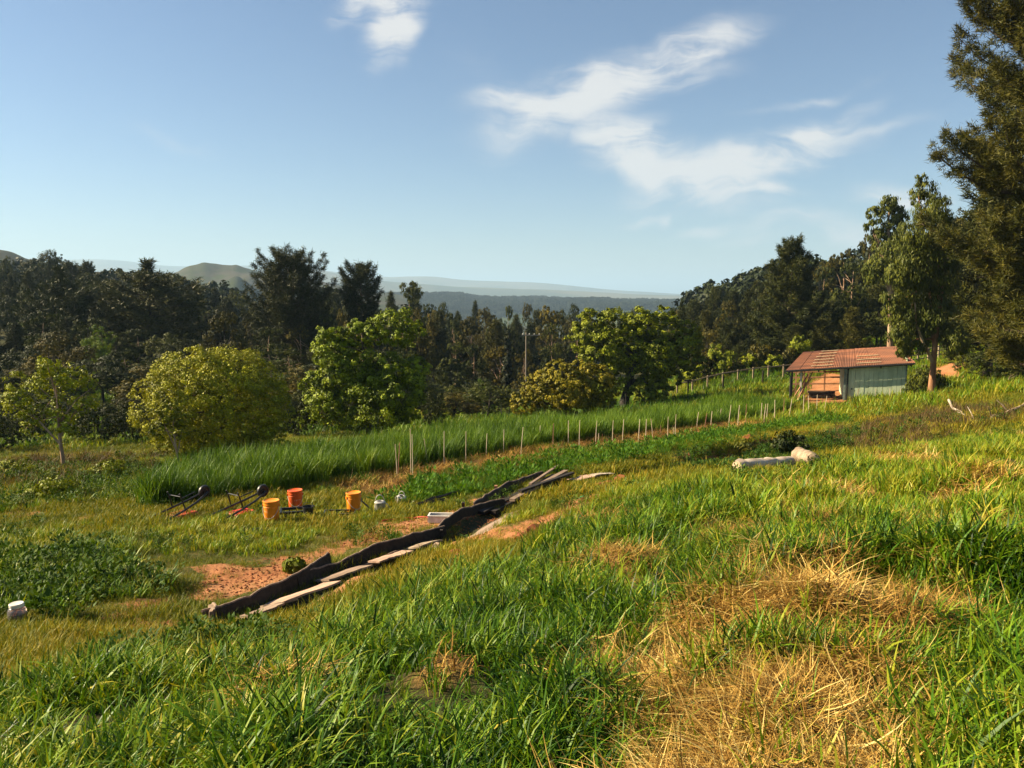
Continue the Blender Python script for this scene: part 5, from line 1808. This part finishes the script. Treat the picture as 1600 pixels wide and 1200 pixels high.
# pale log and bark log
def log(a, b, D1, D2, r0, r1, mat, label, zo=0.0):
    A_, B_ = P(a[0], a[1], D1), P(b[0], b[1], D2)
    A_[2], B_[2] = hz1(A_[0], A_[1]) + r0 * .85 + zo, hz1(B_[0], B_[1]) + r1 * .85 + zo
    A_, B_ = Vector(A_), Vector(B_)
    e = empty('log', A_, 0, label, 'log')
    n = 14
    pts = [(B_ - A_) * (i / n) + Vector((0, 0, .01 * math.sin(i * 1.7))) for i in range(n + 1)]
    rad = [(r0 + (r1 - r0) * i / n) * (1 + .06 * math.sin(i * 2.3) + random.uniform(-.03, .03)) for i in range(n + 1)]
    rad[0] *= .8
    m = MB()
    m.tube(pts, rad, 16, cap=False)
    m.v = [tuple(c + random.uniform(-.014, .014) for c in p) for p in m.v]
    m.build('bark', mat, e, True)
    for pt, r_, d in ((pts[0], rad[0], pts[0] - pts[1]), (pts[-1], rad[-1], pts[-1] - pts[-2])):
        q = MB().lathe([(0, 0.012), (r_ * .6, .010), (r_ * .99, .0)], 16, close=False)
        mt = d.normalized().to_track_quat('Z', 'Y').to_matrix()
        q.v = [tuple(mt @ Vector(p) + pt) for p in q.v]
        q.build('cut_end', 'log_end', e)
    return e


log((1152, 722), (1236, 722), 12.8, 13.6, .125, .10, 'pale_log', 'bare whitish log lying level at the brink of the bank', .02)
log((1247, 712), (1272, 716), 14.6, 13.4, .15, .10, 'dead_wood', 'short thick bark log beside the whitish log', .04)


def branch(pts_px, r0, mat, label, twigs=4):
    pts = [Vector(G(a, b, 8)) + Vector((0, 0, zo)) for a, b, zo in pts_px]
    org = pts[0].copy()
    e = empty('fallen_branch', org, 0, label, 'branch')
    loc = [p - org for p in pts]
    n = len(loc)
    MB().tube(loc, [r0 * (1 - .7 * i / (n - 1)) for i in range(n)], 8).build('limb', mat, e, True)
    for k in range(twigs):
        i = random.randrange(0, n - 1)
        a = loc[i].lerp(loc[i + 1], random.random())
        d = Vector((random.uniform(-.5, .5), random.uniform(-.3, .3), random.uniform(.1, .4)))
        MB().tube([a, a + d * .5 + Vector((0, 0, .03)), a + d], [r0 * .35, r0 * .25, r0 * .1], 6).build('twig', mat, e, True)
    return e


branch([(1482, 634, .25), (1488, 645, .18), (1500, 649, .15), (1512, 655, .06), (1530, 660, .02)], .055, 'pale_log', 'forked bleached branch lying on the upper bank near the gum', 3)
branch([(1548, 656, .08), (1560, 655, .10), (1580, 650, .14), (1602, 642, .22), (1630, 636, .3)], .07, 'dead_wood', 'long bent brown branch lying below the large pine', 4)
branch([(1565, 604, .2), (1580, 601, .3), (1600, 592, .45), (1625, 588, .5)], .05, 'dead_wood', 'dead grey branch under the large pine at the right edge', 5)
branch([(1555, 545, 2.0), (1570, 540, 2.3), (1582, 532, 2.6)], .03, 'dead_wood', 'bare dead branch hanging in the shade of the large pine', 4)

# clods of red soil on the ditch brink
for i, (px, py, s) in enumerate([(1117, 696, .10), (1165, 687, .13), (1172, 684, .13), (1192, 680, .14), (1200, 678, .12), (1212, 677, .10), (1228, 674, .10), (1262, 671, .12), (1285, 669, .10), (1310, 668, .11), (985, 743, .12), (968, 750, .13), (950, 758, .12), (995, 738, .1), (940, 762, .12), (715, 866, .10), (722, 872, .08), (1372, 712, .1), (835, 832, .12), (815, 842, .1)]):
    g = b_at(px, py)
    vs = rvec(26) * (s * (.75 + .4 * RNG.random(26)))[:, None]
    import bmesh
    bm = bmesh.new()
    for v_ in vs:
        bm.verts.new((v_[0] * 1.3, v_[1], v_[2] * .7))
    bmesh.ops.convex_hull(bm, input=bm.verts)
    me = bpy.data.meshes.new('soil_clod')
    bm.to_mesh(me)
    bm.free()
    me.materials.append(MATS['clod'])
    o = link('soil_clod', me)
    o.location = (g[0], g[1], g[2] + s * .3)
    place = 'on the ditch brink below the staked row' if 1100 < px < 1340 else 'on the bare strip right of the far trench' if px > 900 else 'near the trench bend'
    size = 'small' if s <= .10 else 'large' if s >= .13 else 'middling'
    tag(o, size + ' clod of red-orange soil lying ' + place, 'clod', size + ' soil clods ' + place)

# ---- stakes of the row
STK = [(583, 705, 731, -4), (620, 692, 748, -2), (623, 690, 746, 4), (642, 668, 742, 0), (645, 676, 749, 0), (666, 684, 727, -4), (687, 686, 719, 0), (694, 672, 730, 1), (707, 690, 711, 0), (728, 672, 722, 1),
       (760, 676, 716, 2), (787, 670, 710, 1), (815, 666, 712, 4), (843, 664, 697, 2), (864, 660, 708, 1), (869, 678, 692, -1), (888, 656, 696, 0), (905, 655, 703, 1), (931, 656, 696, 2), (935, 676, 693, 1), (941, 678, 690, 0),
       (957, 656, 693, 1), (973, 654, 692, 2), (998, 654, 693, 2), (1009, 654, 690, 1), (1019, 654, 687, -4), (1032, 664, 684, 0), (1043, 650, 690, 0), (1052, 667, 684, 0), (1055, 646, 688, 0), (1080, 668, 684, -1), (1089, 643, 672, 3),
       (1101, 645, 680, 5), (1111, 642, 668, 2), (1117, 640, 661, 8), (1124, 638, 664, 4), (1139, 632, 671, 4), (1153, 632, 670, 2), (1165, 630, 668, 0), (1175, 633, 650, 0), (1189, 629, 662, 1), (1194, 630, 663, 2), (1198, 630, 660, 1),
       (1210, 624, 662, 0), (1224, 622, 655, 0), (1234, 622, 655, 4), (1255, 616, 650, 0), (1263, 618, 647, -1), (1276, 616, 646, 0), (1289, 618, 645, 4), (1340, 607, 625, 0), (1367, 607, 625, 0), (1390, 606, 625, 0), (1407, 606, 624, 0)]
for i, (px, t_, b_, dx) in enumerate(STK):
    g = G(px - dx * .4, b_, 8)
    k = g[1] / F
    H_ = (b_ - t_) * k
    dxm = dx * k
    r_ = .013 if H_ > .7 else .010
    r_ *= 1.0 + .012 * max(0, g[1] - 20)
    rust = i % 6 == 2
    o = MB().tube([(0, 0, -.12), (dxm * .5, .01, H_ * .5), (dxm, random.uniform(-.05, .05), H_)], [r_, r_ * .95, r_ * .85], 6).build('stake', 'stake_rust' if rust else 'stake_wood')
    o.location = tuple(g)
    size = 'short' if H_ < .8 else 'tall'
    lean = 'leaning right' if dx > 2 else 'leaning left' if dx < -2 else 'upright'
    where = 'at the near end of the staked row' if px < 735 else 'in the middle of the staked row' if px < 1060 else 'at the far end of the staked row' if px < 1300 else 'in front of the green shed wall'
    tag(o, '%s%s wooden stake standing %s %s' % ('reddish ' if rust else 'pale ', size, lean, where), 'stake', 'garden stakes %s, %s %s %s' % (where, size, lean, 'reddish' if rust else 'pale'))


# ---- pasture fences
def rail_fence(pts, D, label, post_h=1.05, step_px=25, r_=.05, rails=(.92,)):
    A_ = [(px - 800) / F * d for px, d in zip(pts, D)]
    x0, y0 = A_[0], D[0]
    e = empty('rail_fence', (x0, y0, hz1(x0, y0)), 0, label, 'fence')
    org = Vector(e.location)
    n = int(abs(pts[-1] - pts[0]) / step_px) + 1
    tops = []
    for i in range(n + 1):
        t = i / n
        px = pts[0] + (pts[-1] - pts[0]) * t
        d = float(np.interp(px, pts, D)) if pts[-1] > pts[0] else D[0]
        x_ = (px - 800) / F * d
        z_ = hz1(x_, d)
        MB().box((x_ - org.x, d - org.y, z_ - org.z + post_h / 2 - .1), (r_ * 2, r_ * 2, post_h + .2)).build('post', 'fence_wood', e)
        tops.append(Vector((x_, d - .06, z_)) - org)
    for i in range(n):
        for rr_ in rails:
            MB().beam(tops[i] + Vector((0, 0, post_h * rr_)), tops[i + 1] + Vector((0, 0, post_h * rr_)), .03, .085).build('rail', 'fence_wood', e)
    return e


rail_fence((1060, 1250), (56, 59), 'grey wooden rail fence climbing the pasture left of the shed')
rail_fence((670, 790), (66, 74), 'weathered rail fence in the shade of the valley wood', rails=(.92, .5), step_px=20)
rail_fence((1420, 1500), (58, 60), 'slatted grey fence behind the gum tree', rails=(.95, .65, .35), step_px=20)
for px, D, hh, lab in ((980, 48, 1.0, 'slim fence post beside the oak trunk'), (783, 54, 1.3, 'pale lone post in the valley pasture'), (1194, 55, 1.0, 'thin post on the pasture slope'), (1132, 54, 1.0, 'thin dark post low on the pasture slope'), (1077, 53, 1.2, 'dark post with crosspiece right of the oak')):
    x_ = (px - 800) / F * D
    m = MB().box((0, 0, hh / 2), (.09, .09, hh))
    if 'crosspiece' in lab:
        m.box((0, 0, hh * .95), (.55, .07, .09))
    o = m.build('lone_post', 'fence_wood' if 'pale' in lab else 'bark_dark')
    o.location = (x_, D, hz1(x_, D))
    tag(o, lab, 'post')

# ---- utility pole in the valley
D = 72
x_ = (822 - 800) / F * D
z_ = hz1(x_, D)
zt = -(519 - 460) / F * D
up_ = empty('utility_pole', (x_, D, z_), 0, 'pale wooden utility pole with crossarm among the valley trees', 'utility pole')
MB().tube([(0, 0, -.5), (0, 0, zt - z_)], [.085, .06], 10).build('pole', 'pole_wood', up_, True)
MB().box((.45, -.12, zt - z_ - .25), (1.7, .08, .10)).build('crossarm', 'pole_wood', up_)
for xx in (-.3, .3, .75, 1.2):
    MB().lathe([(.03, 0), (.05, .03), (.05, .09), (.03, .12)], 8, c=(xx, -.12, zt - z_ - .20)).build('insulator', 'galvanised', up_)
